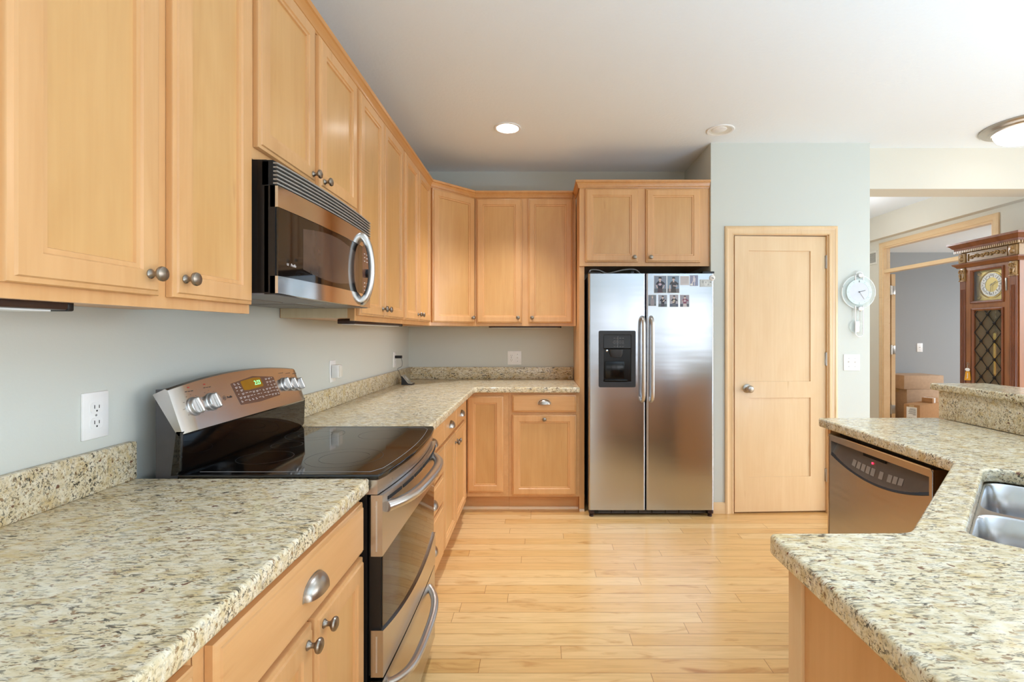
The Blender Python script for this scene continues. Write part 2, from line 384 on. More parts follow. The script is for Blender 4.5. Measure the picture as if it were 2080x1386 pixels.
def text(bm, s, size, mtx, depth=.0004, align='CENTER', shear=0):
    cu = bpy.data.curves.new('t', 'FONT'); cu.body = s; cu.size = size; cu.align_x = align; cu.align_y = 'CENTER'; cu.extrude = depth; cu.shear = shear
    take_curve(bm, cu, mtx)
UPRIGHT = Matrix.Rotation(R(90), 4, 'X')        # text lying in xy stands up facing -y
def poly(bm, pts, d):
    """flat polygon in the xz plane at y = d"""
    bm.faces.new([bm.verts.new((p[0], d, p[1])) for p in pts])

def obj(name, bm, m, parent=None, loc=None, sharp=34, flat=False):
    bmesh.ops.recalc_face_normals(bm, faces=bm.faces[:])
    me = bpy.data.meshes.new(name); bm.to_mesh(me); bm.free()
    if not flat and len(me.polygons):
        me.shade_smooth(); me.set_sharp_from_angle(angle=R(sharp))
    for q in (m if isinstance(m, (list, tuple)) else [m]): me.materials.append(M_[q] if isinstance(q, str) else q)
    o = bpy.data.objects.new(name, me); C.objects.link(o)
    if parent is not None: o.parent = parent
    if loc is not None: o.location = loc
    return o
def tag(o, label, cat, group=None):
    o['label'] = label; o['category'] = cat
    if group: o['group'] = group
    return o
def thing(name, label, cat, loc=(0, 0, 0), rz=0, group=None):
    o = bpy.data.objects.new(name, None); C.objects.link(o); o.empty_display_size = .1
    o.location = loc; o.rotation_euler = (0, 0, R(rz))
    return tag(o, label, cat, group)
def struct(name, bm, m, parent=None, label=None, **k):
    o = obj(name, bm, m, parent, **k)
    if parent is None: o['kind'] = 'structure'
    if label: o['label'] = label; o['category'] = name.split('_')[0]
    return o

# ================================================================== the setting
CEIL = 2.72; XL = -1.125; YB = 4.215; YP = 3.577
struct('floor', Box(-1.3, 7.2, -4.4, 6.8, -.06, 0), 'floor')
struct('ceiling', boxes((-1.3, 5.4, -4.4, 3.70, CEIL, CEIL + .08), (-1.3, 1.30, 3.70, 4.4, CEIL, CEIL + .08), (2.35, 4.30, 3.70, 6.8, CEIL, CEIL + .08)), 'ceiling')
struct('wall_left', Box(XL - .12, XL, -4.4, YB + .12, 0, CEIL), 'wall')
struct('wall_back', Box(XL, 1.264, YB, YB + .12, 0, CEIL), 'wall')
# the pantry is a closet box with a door opening in its face
struct('wall_pantry', boxes((1.264, 1.425, YP, YP + .11, 0, CEIL), (2.128, 2.431, YP, YP + .11, 0, CEIL), (1.425, 2.128, YP, YP + .11, 2.046, CEIL),
                            (1.264, 1.364, YP + .11, 6.7, 0, CEIL), (2.331, 2.431, YP + .11, 6.7, 0, CEIL), (1.364, 2.331, YB + .6, YB + .7, 0, CEIL)), 'wall')
# beam over the way into the hall, hall wall with its bulkhead, office
struct('wall_header', boxes((2.431, 5.2, 3.68, 3.895, 2.412, CEIL), (4.30, 5.3, 3.68, 3.895, 0, 2.412)), 'wall_warm')
struct('wall_hall', boxes((4.14, 4.205, 3.895, 4.436, 0, 2.448), (4.14, 4.205, 5.85, 6.8, 0, 2.448), (4.14, 4.205, 4.436, 5.85, 2.345, 2.448),
                          (4.05, 4.26, 3.895, 6.8, 2.448, CEIL), (2.431, 4.14, 6.7, 6.8, 0, CEIL)), 'wall_warm')
struct('wall_office', boxes((4.26, 7.1, 6.55, 6.65, 0, 2.5), (4.30, 7.1, 3.895, 3.95, 0, 2.5), (7.0, 7.1, 3.95, 4.5, 0, 2.5), (7.0, 7.1, 5.9, 6.55, 0, 2.5),
                            (7.0, 7.1, 4.5, 5.9, 0, .7), (7.0, 7.1, 4.5, 5.9, 2.1, 2.5)), 'wall_grey')
struct('ceiling_office', Box(4.26, 7.1, 3.895, 6.65, 2.404, 2.47), 'ceiling')
def wall_with_windows(u0, u1, wins, z0, z1):
    """pieces of a wall (as u-ranges and heights) round its windows"""
    L = []; a = u0
    for p, q in wins:
        L += [(a, p, 0, CEIL), (p, q, 0, z0), (p, q, z1, CEIL)]; a = q
    return L + [(a, u1, 0, CEIL)]
RW = [(-1.0, .5), (.7, 2.2), (2.4, 3.9), (4.0, 5.0)]; SW = [(-.45, 1.15), (1.55, 3.15)]; WZ0, WZ1 = .12, 2.40  # right wall windows are unseen, added to light the left cabinets
struct('wall_rear', boxes(*[(a, b, -4.32, -4.2, c, d) for a, b, c, d in wall_with_windows(XL, 5.2, RW, .05, 2.1)]), 'wall')
struct('wall_right', boxes(*[(5.2, 5.32, a, b, c, d) for a, b, c, d in wall_with_windows(-4.32, 3.68, SW, WZ0, WZ1)]), 'wall')
def sash(u0, u1, z0, z1, flat):
    L = [(u0, u0 + .06, z0, z1), (u1 - .06, u1, z0, z1), (u0 + .06, u1 - .06, z0, z0 + .06), (u0 + .06, u1 - .06, z1 - .06, z1), ((u0 + u1) / 2 - .025, (u0 + u1) / 2 + .025, z0 + .06, z1 - .06)]
    return boxes(*[(a, b, -4.29, -4.23, c, d) if flat else (5.23, 5.29, a, b, c, d) for a, b, c, d in L])
for i, (a, b) in enumerate(RW): struct('window_%d' % (i + 1), sash(a, b, .05, 2.1, True), 'white')
for i, (a, b) in enumerate(SW): struct('window_%d' % (i + 5), sash(a, b, WZ0, WZ1, False), 'white')
def base_prof(h=.082, t=.012): return [(0, 0), (t, 0), (t, h - .01), (t - .005, h), (0, h)]
bm = bmesh.new(); sweep(bm, [(1.264, YP), (1.368, YP)], base_prof()); sweep(bm, [(2.189, YP), (2.431, YP), (2.431, 6.6)], base_prof())
struct('baseboard_pantry', bm, 'trim_h')

# pantry door, standing a few degrees open, hinged on its far side
d1 = struct('door_1', boxes((1.425, 1.433, YP, YP + .11, 0, 2.046), (2.120, 2.128, YP, YP + .11, 0, 2.046), (1.425, 2.128, YP, YP + .11, 2.040, 2.048)), 'trim',
            label='maple pantry door with two flat panels, standing slightly ajar')
CAS = [(0, 0), (0, .010), (.006, .014), (.012, .011), (.036, .013), (.042, .017), (.052, .016), (.058, .012), (.058, 0)]
def casing(x0, x1, ztop, y, wdt=.062):
    """architrave: two legs and a head, mitred, with a moulded face towards -y"""
    bm = bmesh.new(); k = wdt / .058
    path = [((x0, 0), (-1, 0)), ((x0, ztop), (-1, 1)), ((x1, ztop), (1, 1)), ((x1, 0), (1, 0))]
    rings(bm, [[(p[0] + n[0] * o * k, y - d, p[1] + n[1] * o * k) for o, d in CAS] for p, n in path])
    return bm
struct('casing', casing(1.427, 2.127, 2.044, YP), 'trim', d1)
lf = bpy.data.objects.new('door_leaf', None); C.objects.link(lf); lf.parent = d1; lf.location = (2.119, YP + .02, .012); lf.rotation_euler = (0, 0, R(2.6))
def shaker(w, h, openings, t=.035, rec=.009):
    """door leaf with flat sunk panels, local x from -w to 0, face towards -y"""
    xs = sorted({-w, 0, *[v for o in openings for v in o[:2]]}); zs = sorted({0, h, *[v for o in openings for v in o[2:]]})
    bm = bmesh.new()
    def solid(a, b, c, d): return not any(a >= o[0] - 1e-6 and b <= o[1] + 1e-6 and c >= o[2] - 1e-6 and d <= o[3] + 1e-6 for o in openings)
    for o in openings: box(bm, o[0] - .004, o[1] + .004, rec, t - rec, o[2] - .004, o[3] + .004)
    box(bm, xs[0], xs[1], 0, t, 0, h); box(bm, xs[-2], xs[-1], 0, t, 0, h)
    for a, b in zip(xs[1:-2], xs[2:-1]):
        for c, d in zip(zs, zs[1:]):
            if solid(a, b, c, d): box(bm, a, b, 0, t, c, d)
    return bm
DW_, DH = .684, 2.022
obj('panel', shaker(DW_, DH, [(-DW_ + .105, -.115, .255, .835), (-DW_ + .105, -.115, .955, 1.915)]), 'trim', lf)
bm = bmesh.new(); lathe(bm, [(0, 0), (.032, 0), (.033, .004), (.026, .009), (.012, .012), (.011, .026), (.020, .033), (.027, .043), (.027, .052), (.020, .060), (.008, .063), (0, .0635)], 28, TO_FRONT)
obj('knob', bm, 'nickel', lf, (-DW_ + .092, 0, .905))
for z in (1.79, 1.075, .22):
    bm = boxes((-.008, .006, -.006, .002, 0, .09), bev=.001); tube(bm, [(.0, -.008, -.004), (.0, -.008, .094)], .006); obj('hinge', bm, 'nickel', lf, (0, 0, z))
bm = bmesh.new(); box(bm, 1.430, 1.434, YP + .015, YP + .045, .88, .95); struct('strike_plate', bm, 'nickel', d1)

# office door: casing on the hall wall, glazed transom, leaf swung flat against the office wall
d2 = struct('door_2', boxes((4.135, 4.209, 4.436, 4.450, 0, 2.345), (4.135, 4.209, 5.836, 5.85, 0, 2.345), (4.135, 4.209, 4.45, 5.836, 2.331, 2.345), (4.135, 4.209, 4.45, 5.836, 2.04, 2.08)), 'trim_y',
            label='maple framed office doorway with a clear transom above, leaf swung open')
bm = casing(-5.85, -4.436, 2.345, 0, .062)
bmesh.ops.transform(bm, matrix=Matrix.Translation((4.14, 0, 0)) @ Matrix.Rotation(R(-90), 4, 'Z'), verts=bm.verts[:])
struct('casing', bm, 'trim_y', d2)
struct('transom_pane', Box(4.170, 4.176, 4.45, 5.836, 2.08, 2.331), 'transom', d2)
dl = struct('door_leaf', Box(4.240, 4.286, 5.855, 6.53, .01, 2.03), 'trim_h', d2)
for z in (.40 - .045, 1.115 - .045, 1.83 - .045):
    bm = boxes((4.205, 4.280, 5.846, 5.854, z, z + .10), bev=.002); tube(bm, [(4.226, 5.842, z - .006), (4.226, 5.842, z + .106)], .011)
    struct('hinge', bm, 'nickel', d2)
bm = bmesh.new(); lathe(bm, [(.026, 0), (.026, .006), (.010, .010), (.010, .03), (.024, .04), (.024, .055), (0, .06)], 18, Matrix.Translation((4.286, 6.46, .93)) @ Matrix.Rotation(R(90), 4, 'Y'))
struct('knob', bm, 'nickel', dl)
# return-air grille high on the hall wall
v = thing('air_vent', 'white return air grille on hall wall beside office doorway', 'vent', (4.14, 6.05, 2.17), -90)
obj('frame', boxes((-.10, .10, -.012, 0, 0, .02), (-.10, .10, -.012, 0, .14, .16), (-.10, -.08, -.012, 0, .02, .14), (.08, .10, -.012, 0, .02, .14)), 'cream', v)
bm = bmesh.new()
for k in range(7): box(bm, -.08, .08, -.010, -.001, .026 + k * .0165, .030 + k * .0165)
obj('louvres', bm, 'grey_line', v)

# ================================================================== cabinets
def knob_bm():
    bm = bmesh.new()
    lathe(bm, [(0, 0), (.0095, 0), (.0098, .002), (.0080, .004), (.0056, .007), (.0050, .012), (.0062, .0155), (.0105, .018), (.0143, .021), (.0152, .0245), (.0138, .028), (.0088, .0305), (0, .0315)], 22, TO_FRONT)
    return bm
def cup_bm(w=.046, h=.036, d=.026):
    bm = bmesh.new(); n, m = 20, 8
    def shell(k, drop):
        return [[(w * k * math.cos(PI * i / n), -.001 - (d * k) * math.sin(PI * i / n) ** .8 * math.sin(PI / 2 * j / m), drop + (h * k) * math.sin(PI * i / n) ** .75 * math.cos(PI / 2 * j / m)) for i in range(n + 1)] for j in range(m + 1)]
    a = shell(1, 0); b = shell(.93, -.0008)
    rings(bm, a, close=False, caps=(False, False)); rings(bm, b, close=False, caps=(False, False))
    V = list(bm.verts); N = (n + 1) * (m + 1)
    for i in range(n): bm.faces.new((V[m * (n + 1) + i], V[m * (n + 1) + i + 1], V[N + m * (n + 1) + i + 1], V[N + m * (n + 1) + i]))
    slabbm = bmesh.new(); rings(slabbm, [[((w + .003) * math.cos(PI * i / n), y, (h + .003) * math.sin(PI * i / n) ** .75 - .001) for i in range(n + 1)] for y in (0, -.0018)])
    join(bm, slabbm)
    return bm
KNOB = CUP = None
def put_knob(parent, x, z, y=-.020):
    global KNOB
    if KNOB is None: KNOB = obj('knob', knob_bm(), 'pewter', parent, (x, y, z)); return
    o = KNOB.copy(); C.objects.link(o); o.parent = parent; o.location = (x, y, z)
def put_cup(parent, x, z, y=-.0195):
    global CUP
    if CUP is None: CUP = obj('cup_pull', cup_bm(), 'nickel', parent, (x, y, z)); return
    o = CUP.copy(); C.objects.link(o); o.parent = parent; o.location = (x, y, z)
def fronts(t, doors=(), drawers=()):
    for x0, x1, z0, z1, kx, kz in doors:
        d = obj('door', panel(x1 - x0, z1 - z0, DOOR, False), 'maple', t, (x0, -.001, z0)); q = DOOR[-1][0]
        bm = Box(q - .001, x1 - x0 - q + .001, -.0098, -.004, q - .001, z1 - z0 - q + .001); obj('panel', bm, 'maple_panel', d)
        if kx is not None: put_knob(d, kx - x0, kz - z0)
    for x0, x1, z0, z1, cx, cz in drawers:
        d = obj('drawer', panel(x1 - x0, z1 - z0, SLAB), 'maple_h', t, (x0, -.001, z0))
        if cx is not None: put_cup(d, cx - x0, cz - z0)
def wall_cabinet(label, loc, rz, w, d, h, doors):
    """loc = lower corner of the face frame; local x along the front, y into the wall"""
    t = thing('overhead_cabinet', label, 'cabinet', loc, rz, 'maple wall cabinets')
    obj('body', boxes((0, w, 0, .020, 0, h), (0, w, .020, d, .012, h)), 'maple', t)
    fronts(t, doors); return t
XF = -.80
def zs(*q): return q
Z0 = 1.378; HW = 2.445 - Z0; DT = 2.392 - Z0; DB = .024; KZ = .066
wall_cabinet('large two door maple wall cabinet nearest the camera, beside the microwave', (XF, .695, Z0), 90, .652, .323, HW,
             [(.023, .314, DB, DT, .283, KZ), (.350, .639, DB, DT, .380, KZ)])
wall_cabinet('short two door maple wall cabinet directly above the microwave', (XF, 1.349, 1.812), 90, .766, .323, 2.445 - 1.812,
             [(.015, .361, .034, 2.392 - 1.812, .335, .062), (.396, .752, .034, 2.392 - 1.812, .424, .062)])
ef = wall_cabinet('two door maple wall cabinet just past the microwave', (XF, 2.117, Z0), 90, .722, .323, HW,
             [(.020, .346, DB, DT, .318, KZ), (.358, .706, DB, DT, .386, KZ)])
wall_cabinet('two door maple wall cabinet between the corner cabinet and its twin', (XF, 2.841, Z0), 90, .741, .323, HW,
             [(.019, .335, DB, DT, .306, KZ), (.347, .690, DB, DT, .376, KZ)])
obj('end_skin', boxes((-.0012, -.0001, .03, .320, .012, .40)), 'under', ef)
# diagonal corner unit: pentagonal body, one door
A = Vector((XF, 3.584)); B = Vector((-.511, 3.89)); ang = math.degrees(math.atan2(B.y - A.y, B.x - A.x)); wd = (B - A).length
t = thing('overhead_cabinet', 'single door diagonal maple wall cabinet in the corner', 'cabinet', (A.x, A.y, Z0), ang, 'maple wall cabinets')
inv = Matrix.Rotation(-R(ang), 4, 'Z') @ Matrix.Translation((-A.x, -A.y, 0))
bm = bmesh.new()
pl = [inv @ Vector((x, y, 0)) for x, y in ((A.x, A.y), (B.x, B.y), (B.x, YB - .001), (XL + .001, YB - .001), (XL + .001, A.y))]
rings(bm, [[(p.x, p.y, z) for p in pl] for z in (0, HW)]); obj('body', bm, 'maple', t)
fronts(t, [(.012, wd - .012, DB, DT, wd - .04, KZ)])
wall_cabinet('two door maple wall cabinet on the back wall beside the refrigerator', (-.509, 3.89, Z0), 0, .806, .324, HW,
             [(.016, .376, DB, DT, .346, KZ), (.427, .779, DB, DT, .457, KZ)])
# unit over the fridge, deeper and set forward
t = wall_cabinet('short deep two door maple cabinet above the refrigerator', (.340, 3.60, 1.817), 0, .922, .60, 2.445 - 1.817,
                 [(.004, .392, .030, .569, .362, .062), (.450, .850, .026, .567, .482, .062)])
bm = bmesh.new()
CR = [(.0012, 2.396), (.004, 2.396), (.006, 2.402), (.009, 2.404), (.010, 2.412), (.013, 2.420), (.020, 2.434), (.026, 2.437), (.028, 2.452), (.0012, 2.452)]
sweep(bm, [(.300, 3.90), (.300, 3.60), (1.262, 3.60)], [(o, z - .004) for o, z in CR])
tag(obj('crown_molding', bm, 'crown'), 'maple crown molding stepping forward above the refrigerator cabinet', 'molding')
bm = bmesh.new()
sweep(bm, [(XF, .695), (XF, 3.584), (-.511, 3.89), (.272, 3.89)], CR)
tag(obj('crown_molding', bm, 'crown'), 'long maple crown molding running over the wall cabinets into the corner', 'molding')
# tall end panel beside the fridge
tp = thing('end_panel', 'tall narrow maple panel standing between counter and refrigerator', 'panel', (.302, 3.62, 0))
obj('panel', boxes((0, .038, 0, .59, 0, 1.818)), 'maple', tp)
obj('upper_stile', boxes((0, .038, -.020, .265, 1.818, 2.444)), 'maple', tp)
bm = bmesh.new(); sweep(bm, [(.0, -.001), (.037, -.001)], [(0, 0), (.014, 0), (.012, .010), (.004, .018), (0, .018)]); obj('shoe_molding', bm, 'trim_h', tp)

def base_cabinet(label, loc, rz, w, d, doors, drawers, kick=True):
    t = thing('base_cabinet', label, 'cabinet', loc, rz, 'maple base cabinets')
    obj('body', boxes((0, w, 0, d, .115, .884)), 'maple_y', t)
    if kick: obj('toe_kick', boxes((0, w, .075, d, 0, .115)), 'maple_h', t)
    fronts(t, doors, drawers); return t
NX = -.494; ND = NX - XL - .002
base_cabinet('maple base cabinet at the near end of the left counter, only its drawer edge showing', (NX, .10, 0), 90, .592, ND,
             [(.014, .290, .135, .715, .262, .685), (.302, .578, .135, .715, .330, .685)], [(.014, .578, .727, .863, .296, .782)])
base_cabinet('maple base cabinet with one wide drawer over two doors before the range', (NX, .695, 0), 90, .645, ND,
             [(.024, .334, .135, .715, .303, .685), (.346, .633, .135, .715, .378, .685)], [(.024, .633, .727, .864, .330, .782)])
FX = -.530; FD = FX - XL - .002
base_cabinet('narrow maple base cabinet with a stack of four drawers past the range', (FX, 2.056, 0), 90, .579, FD, [],
             [(.014, .567, .732, .868, .284, .780), (.014, .567, .574, .716, .284, .637), (.014, .567, .418, .560, .284, .483), (.014, .567, .132, .404, .284, .262)])
base_cabinet('maple base cabinet with two drawers above a pair of doors near the corner', (FX, 2.636, 0), 90, .958, FD,
             [(.012, .366, .135, .716, .338, .655), (.378, .780, .135, .716, .406, .655)], [(.012, .366, .732, .866, .190, .780), (.378, .780, .732, .866, .579, .780)])
bt = 'base_cabinet'
cc = base_cabinet('maple corner base cabinet with a single tall door, no visible knob', (FX + .003, 3.60, 0), 0, .306, .61, [(.002, .268, .152, .858, None, None)], [])
obj('toe_kick', boxes((-.078, -.0005, .075, .60, 0, .115)), 'maple_h', cc)
bm = bmesh.new(); sweep(bm, [(-.078, .0745), (.306, .0745)], [(0, 0), (.016, 0), (.014, .010), (.006, .018), (0, .018)]); obj('shoe_molding', bm, 'trim_h', cc)
t = base_cabinet('maple base cabinet with one drawer over a wide knobbed door beside the refrigerator', (-.220, 3.60, 0), 0, .521, .61,
             [(.026, .498, .130, .722, .262, .690)], [(.026, .498, .742, .868, .262, .800)])
bm = bmesh.new(); sweep(bm, [(0, .0745), (.52, .0745)], [(0, 0), (.016, 0), (.014, .010), (.006, .018), (0, .018)]); obj('shoe_molding', bm, 'trim_h', t)

# ================================================================== granite
CT = .926
def counter(name, label, outs, z0, z1, bev=.008, cat='countertop'):
    bm = bmesh.new(); slab(bm, outs, z0, z1, bev, 3); return tag(obj(name, bm, 'granite', sharp=50), label, cat)
CX = -.465
counter('countertop', 'speckled granite countertop in front of the range, nearest the camera', [rounded([(XL + .001, .10), (CX, .10), (CX, 1.341), (XL + .001, 1.341)], [0, .004, .008, 0])], .886, CT)
counter('countertop', 'L shaped granite countertop running past the range into the corner', [rounded([(XL + .001, 2.052), (CX, 2.052), (CX, 3.555), (.300, 3.555), (.300, YB - .001), (XL + .001, YB - .001)], [0, .006, .03, 0, 0, 0])], .886, CT)
def splash(label, *b): return tag(obj('backsplash', boxes(*b, bev=.004), 'granite'), label, 'backsplash')
splash('low granite backsplash strip below the near wall outlet', (XL + .0005, XL + .024, .10, 1.338, CT, 1.029))
splash('low granite backsplash strip on the left wall past the range', (XL + .0005, XL + .024, 2.054, YB - .024, CT, 1.029))
splash('low granite backsplash strip along the back wall beside the refrigerator', (XL + .0005, .297, YB - .024, YB - .0005, CT, 1.029))

# peninsula: U shaped top with the sink cut across its angled front
P0 = Vector((.8435, .9665)); U = Vector((.7071, .7071)); V = Vector((.7071, -.7071)); SL, SW_ = .683, .43
hole = rounded([tuple(P0), tuple(P0 + U * SL), tuple(P0 + U * SL + V * SW_), tuple(P0 + V * SW_)], .055)
top = rounded([(.458, .32), (.458, .975), (.745, .978), (1.296, 1.520), (1.312, 2.290), (1.878, 2.296), (1.878, .32)], [.02, .018, .07, .05, .015, 0, 0])
counter('countertop', 'granite peninsula countertop with the sink cut into its angled middle', [top, hole], .886, CT)
tag(obj('backsplash', boxes((1.879, 1.904, .32, 2.290, CT, 1.056), bev=.003), 'granite'), 'upright granite riser between the peninsula countertop and raised bar', 'backsplash')
counter('bar_top', 'raised granite bar ledge behind the peninsula countertop', [rounded([(1.860, .30), (1.860, 2.322), (2.125, 2.322), (2.125, .30)], .012)], 1.056, 1.086, .006, 'bar top')
struct('wall_bar', Box(1.905, 2.03, .34, 2.285, 0, 1.056), 'wall')
pc = thing('peninsula_cabinet', 'maple cabinet carrying the peninsula countertop, plain finished side towards the aisle', 'cabinet', (0, 0, 0))
obj('side_panel', boxes((.495, .515, .36, .950, 0, .885)), 'maple', pc)
obj('corner_stile', boxes((.487, .495, .905, .950, 0, .885), bev=.001), 'trim', pc)
obj('side_panel', boxes((.515, .75, .93, .948, 0, .885)), 'maple', pc)
d = Vector((1.315, 1.525)) - Vector((.750, .948)); ln = d.length
bm = Box(0, ln, 0, .02, .115, .885); bmesh.ops.transform(bm, matrix=Matrix.Translation((.750, .930, 0)) @ Matrix.Rotation(math.atan2(d.y, d.x), 4, 'Z'), verts=bm.verts[:])
o = obj('sink_front', bm, 'maple', pc)
obj('side_panel', boxes((1.335, 1.877, 2.228, 2.252, 0, .885)), 'maple', pc)
obj('side_panel', boxes((1.36, 1.877, 1.56, 1.58, 0, .885)), 'maple', pc)
obj('side_panel', boxes((.515, 1.877, .36, .38, 0, .885)), 'maple_h', pc)
# undermount double sink
sk = thing('kitchen_sink', 'stainless undermount double bowl sink set in the granite peninsula', 'sink', (P0.x, P0.y, .70), 45)
def sloc(u, v): return (u, -v)
bowls = [(.004, .332), (.352, SL - .004)]
bm = bmesh.new()
def rr(u0, u1, v0, v1, r): return rounded([(u0, -v0), (u1, -v0), (u1, -v1), (u0, -v1)], r, 8)
slab(bm, [rounded([(-.02, .02), (SL + .02, .02), (SL + .02, -SW_ - .02), (-.02, -SW_ - .02)], .05)] + [rr(a, b, .004, SW_ - .004, .06) for a, b in bowls], .1835, .1855, .0009, 1)
obj('flange', bm, 'steel_sink', sk)
for a, b in bowls:
    bm = bmesh.new(); lp = []
    for ins, z, r in ((0, .185, .06), (.003, .181, .06), (.008, .10, .06), (.012, .03, .06), (.022, .010, .06), (.045, .001, .06), (.10, -.003, .05)):
        lp.append([(x, y, z) for x, y in rr(a + ins, b - ins, .004 + ins, SW_ - .004 - ins, max(.02, r - ins * .3))])
    rings(bm, lp, caps=(False, True)); obj('bowl', bm, 'steel_sink', sk, sharp=60)
    bm = bmesh.new(); lathe(bm, [(.045, 0), (.045, .003), (.034, .003), (.030, -.004), (0, -.004)], 24); obj('drain', bm, 'steel_bright', sk, ((a + b) / 2, -SW_ / 2, -.002))

# ================================================================== range
RX, RY, RW_ = -.440, 1.345, .704
def rbow(x, z): return -(.006 + .024 * max(0, min(1, (z - .35) / .53))) * (1 - ((x - RW_ / 2) / (RW_ / 2)) ** 2)
def strip(bm, x0, x1, zlo, zhi, yf, yb, n=22, bow=rbow):
    f = lambda q, x: q(x) if callable(q) else q
    loops = []
    for i in range(n + 1):
        x = x0 + (x1 - x0) * i / n; a, b = f(zlo, x), f(zhi, x)
        loops.append([(x, yf + bow(x, a), a), (x, yf + bow(x, b), b), (x, yb + (bow(x, b) if yb < .05 else 0), b), (x, yb + (bow(x, a) if yb < .05 else 0), a)])
    rings(bm, loops)
tt = lambda x: ((x - RW_ / 2) / (RW_ / 2)) ** 2
rg = thing('range', 'stainless and black electric range with smooth glass cooktop and double curved handles', 'range', (RX, RY, 0), 90)
obj('body', boxes((.004, RW_ - .004, .035, .62, .05, .905)), 'black', rg)
obj('kick_plate', boxes((.02, RW_ - .02, .06, .10, 0, .05)), 'black', rg)
# cooktop: black glass with a bowed front
bm = bmesh.new()
out = [(0, .555), (0, .004)] + [(RW_ * i / 20, .000 + rbow(RW_ * i / 20, .9) - .003) for i in range(21)] + [(RW_, .004), (RW_, .555)]
cook_out = [out[1]] + out[2:-2] + [out[-2]]
loop = [(0, .556)] + [(0, .002)] + [(RW_ * i / 20, rbow(RW_ * i / 20, .9) - .003) for i in range(1, 20)] + [(RW_, .002), (RW_, .556)]
slab(bm, [loop], .918, .933, .004, 2)
ck = obj('cooktop', bm, 'black_gloss', rg, sharp=50)
inn = [(.030, .515), (.030, .035)] + [(RW_ * i / 20, rbow(RW_ * i / 20, .9) + .022) for i in range(2, 19)] + [(RW_ - .030, .035), (RW_ - .030, .515)]
bm = bmesh.new(); tube(bm, [(x, y, .9331) for x, y in inn], .0009, 6); obj('border_line', bm, 'grey_line', ck)
def ring_flat(bm, cx, cy, r, z, wd=.0012, n=48):
    a = [bm.verts.new((cx + r * math.cos(2 * PI * i / n), cy + r * math.sin(2 * PI * i / n), z)) for i in range(n)]
    b = [bm.verts.new((cx + (r + wd) * math.cos(2 * PI * i / n), cy + (r + wd) * math.sin(2 * PI * i / n), z)) for i in range(n)]
    for i in range(n): bm.faces.new((a[i], a[(i + 1) % n], b[(i + 1) % n], b[i]))
for cx, cy, rr_ in ((.19, .17, (.115, .075)), (.19, .42, (.08,)), (.535, .17, (.08, )), (.535, .42, (.105, .06)), (.36, .44, (.05,))):
    bm = bmesh.new()
    for r in rr_: ring_flat(bm, cx, cy, r, .9334)
    obj('burner_ring', bm, 'ring_print', ck)
# stainless strip under the cooktop, oven door, storage drawer
bm = bmesh.new(); strip(bm, .002, RW_ - .002, .878, .918, .006, .05); obj('front_trim', bm, 'steel', rg)
dr = bpy.data.objects.new('oven_door', None); C.objects.link(dr); dr.parent = rg
bm = bmesh.new(); strip(bm, .010, RW_ - .026, .372, .868, .000, .032); obj('inner_frame', bm, 'black', dr)
bm = bmesh.new(); strip(bm, .002, RW_ - .024, lambda x: .706 + .036 * (1 - tt(x)), .876, -.008, .024); obj('upper_band', bm, 'steel', dr)
bm = bmesh.new(); strip(bm, .016, RW_ - .030, lambda x: .500 - .036 * (1 - tt(x)), lambda x: .712 + .036 * (1 - tt(x)), -.0035, .010); obj('window', bm, 'brown_glass', dr)
bm = bmesh.new(); strip(bm, .002, RW_ - .024, .372, lambda x: .502 - .036 * (1 - tt(x)), -.010, .024); obj('lower_band', bm, 'steel', dr)
bm = bmesh.new()
for i in range(6): strip(bm, .035 + i * .108, .035 + i * .108 + .095, .853, .862, -.0095, -.004, 6)
obj('vent_slots', bm, 'dim', dr)
for a, b in ((.72, .86), (.385, .485)): obj('edge_groove', boxes((.0013, .004, .006, .010, a, b)), 'silver', dr)
def handle(name, par, x0, x1, z, off, r, sag=0, m='satin'):
    pts = []
    for i in range(25):
        s = i / 24; x = x0 + (x1 - x0) * s
        k = 1 - abs(2 * s - 1) ** 5
        pts.append((x, rbow(x, z) - .006 - off * k, z + sag * (1 - abs(2 * s - 1) ** 2)))
    bm = bmesh.new(); tube(bm, pts, [r * (1.15 if i in (0, 24) else 1) for i in range(25)], 14, .8)
    return obj(name, bm, m, par, sharp=60)
handle('handle', dr, .030, RW_ - .120, .836, .040, .0175)
sd = bpy.data.objects.new('storage_drawer', None); C.objects.link(sd); sd.parent = rg
bm = bmesh.new(); strip(bm, .002, RW_ - .024, .065, .360, -.008, .03); obj('front', bm, 'steel', sd)
handle('handle', sd, .04, RW_ - .135, .326, .046, .0145, -.03)
# backguard: charcoal housing, black riser, sloping stainless control panel
bk = bpy.data.objects.new('backguard', None); C.objects.link(bk); bk.parent = rg
bm = bmesh.new(); rings(bm, [[(x, .620, .905), (x, .556, .905), (x, .548, 1.050), (x, .583, 1.168), (x, .620, 1.168)] for x in (.004, RW_ - .004)]); obj('housing', bm, 'dark_grey', bk)
bm = bmesh.new(); rings(bm, [[(x, .575, .930), (x, .553, .933), (x, .546, .945), (x, .542, 1.052), (x, .560, 1.052)] for x in (.0, RW_)]); obj('riser', bm, 'black_gloss', bk)
bm = bmesh.new(); tube(bm, [(.0, .545, 1.05), (.0, .548, .945), (.0, .556, .936)], .004, 8); obj('riser_edge', bm, 'black_gloss', bk)
SLP = math.atan2(.045, .133)                              # lean of the panel
PO = Vector((0, .530, 1.045)); up_ = Vector((0, math.sin(SLP), math.cos(SLP)))
bm = bmesh.new(); n = 24; loops = []
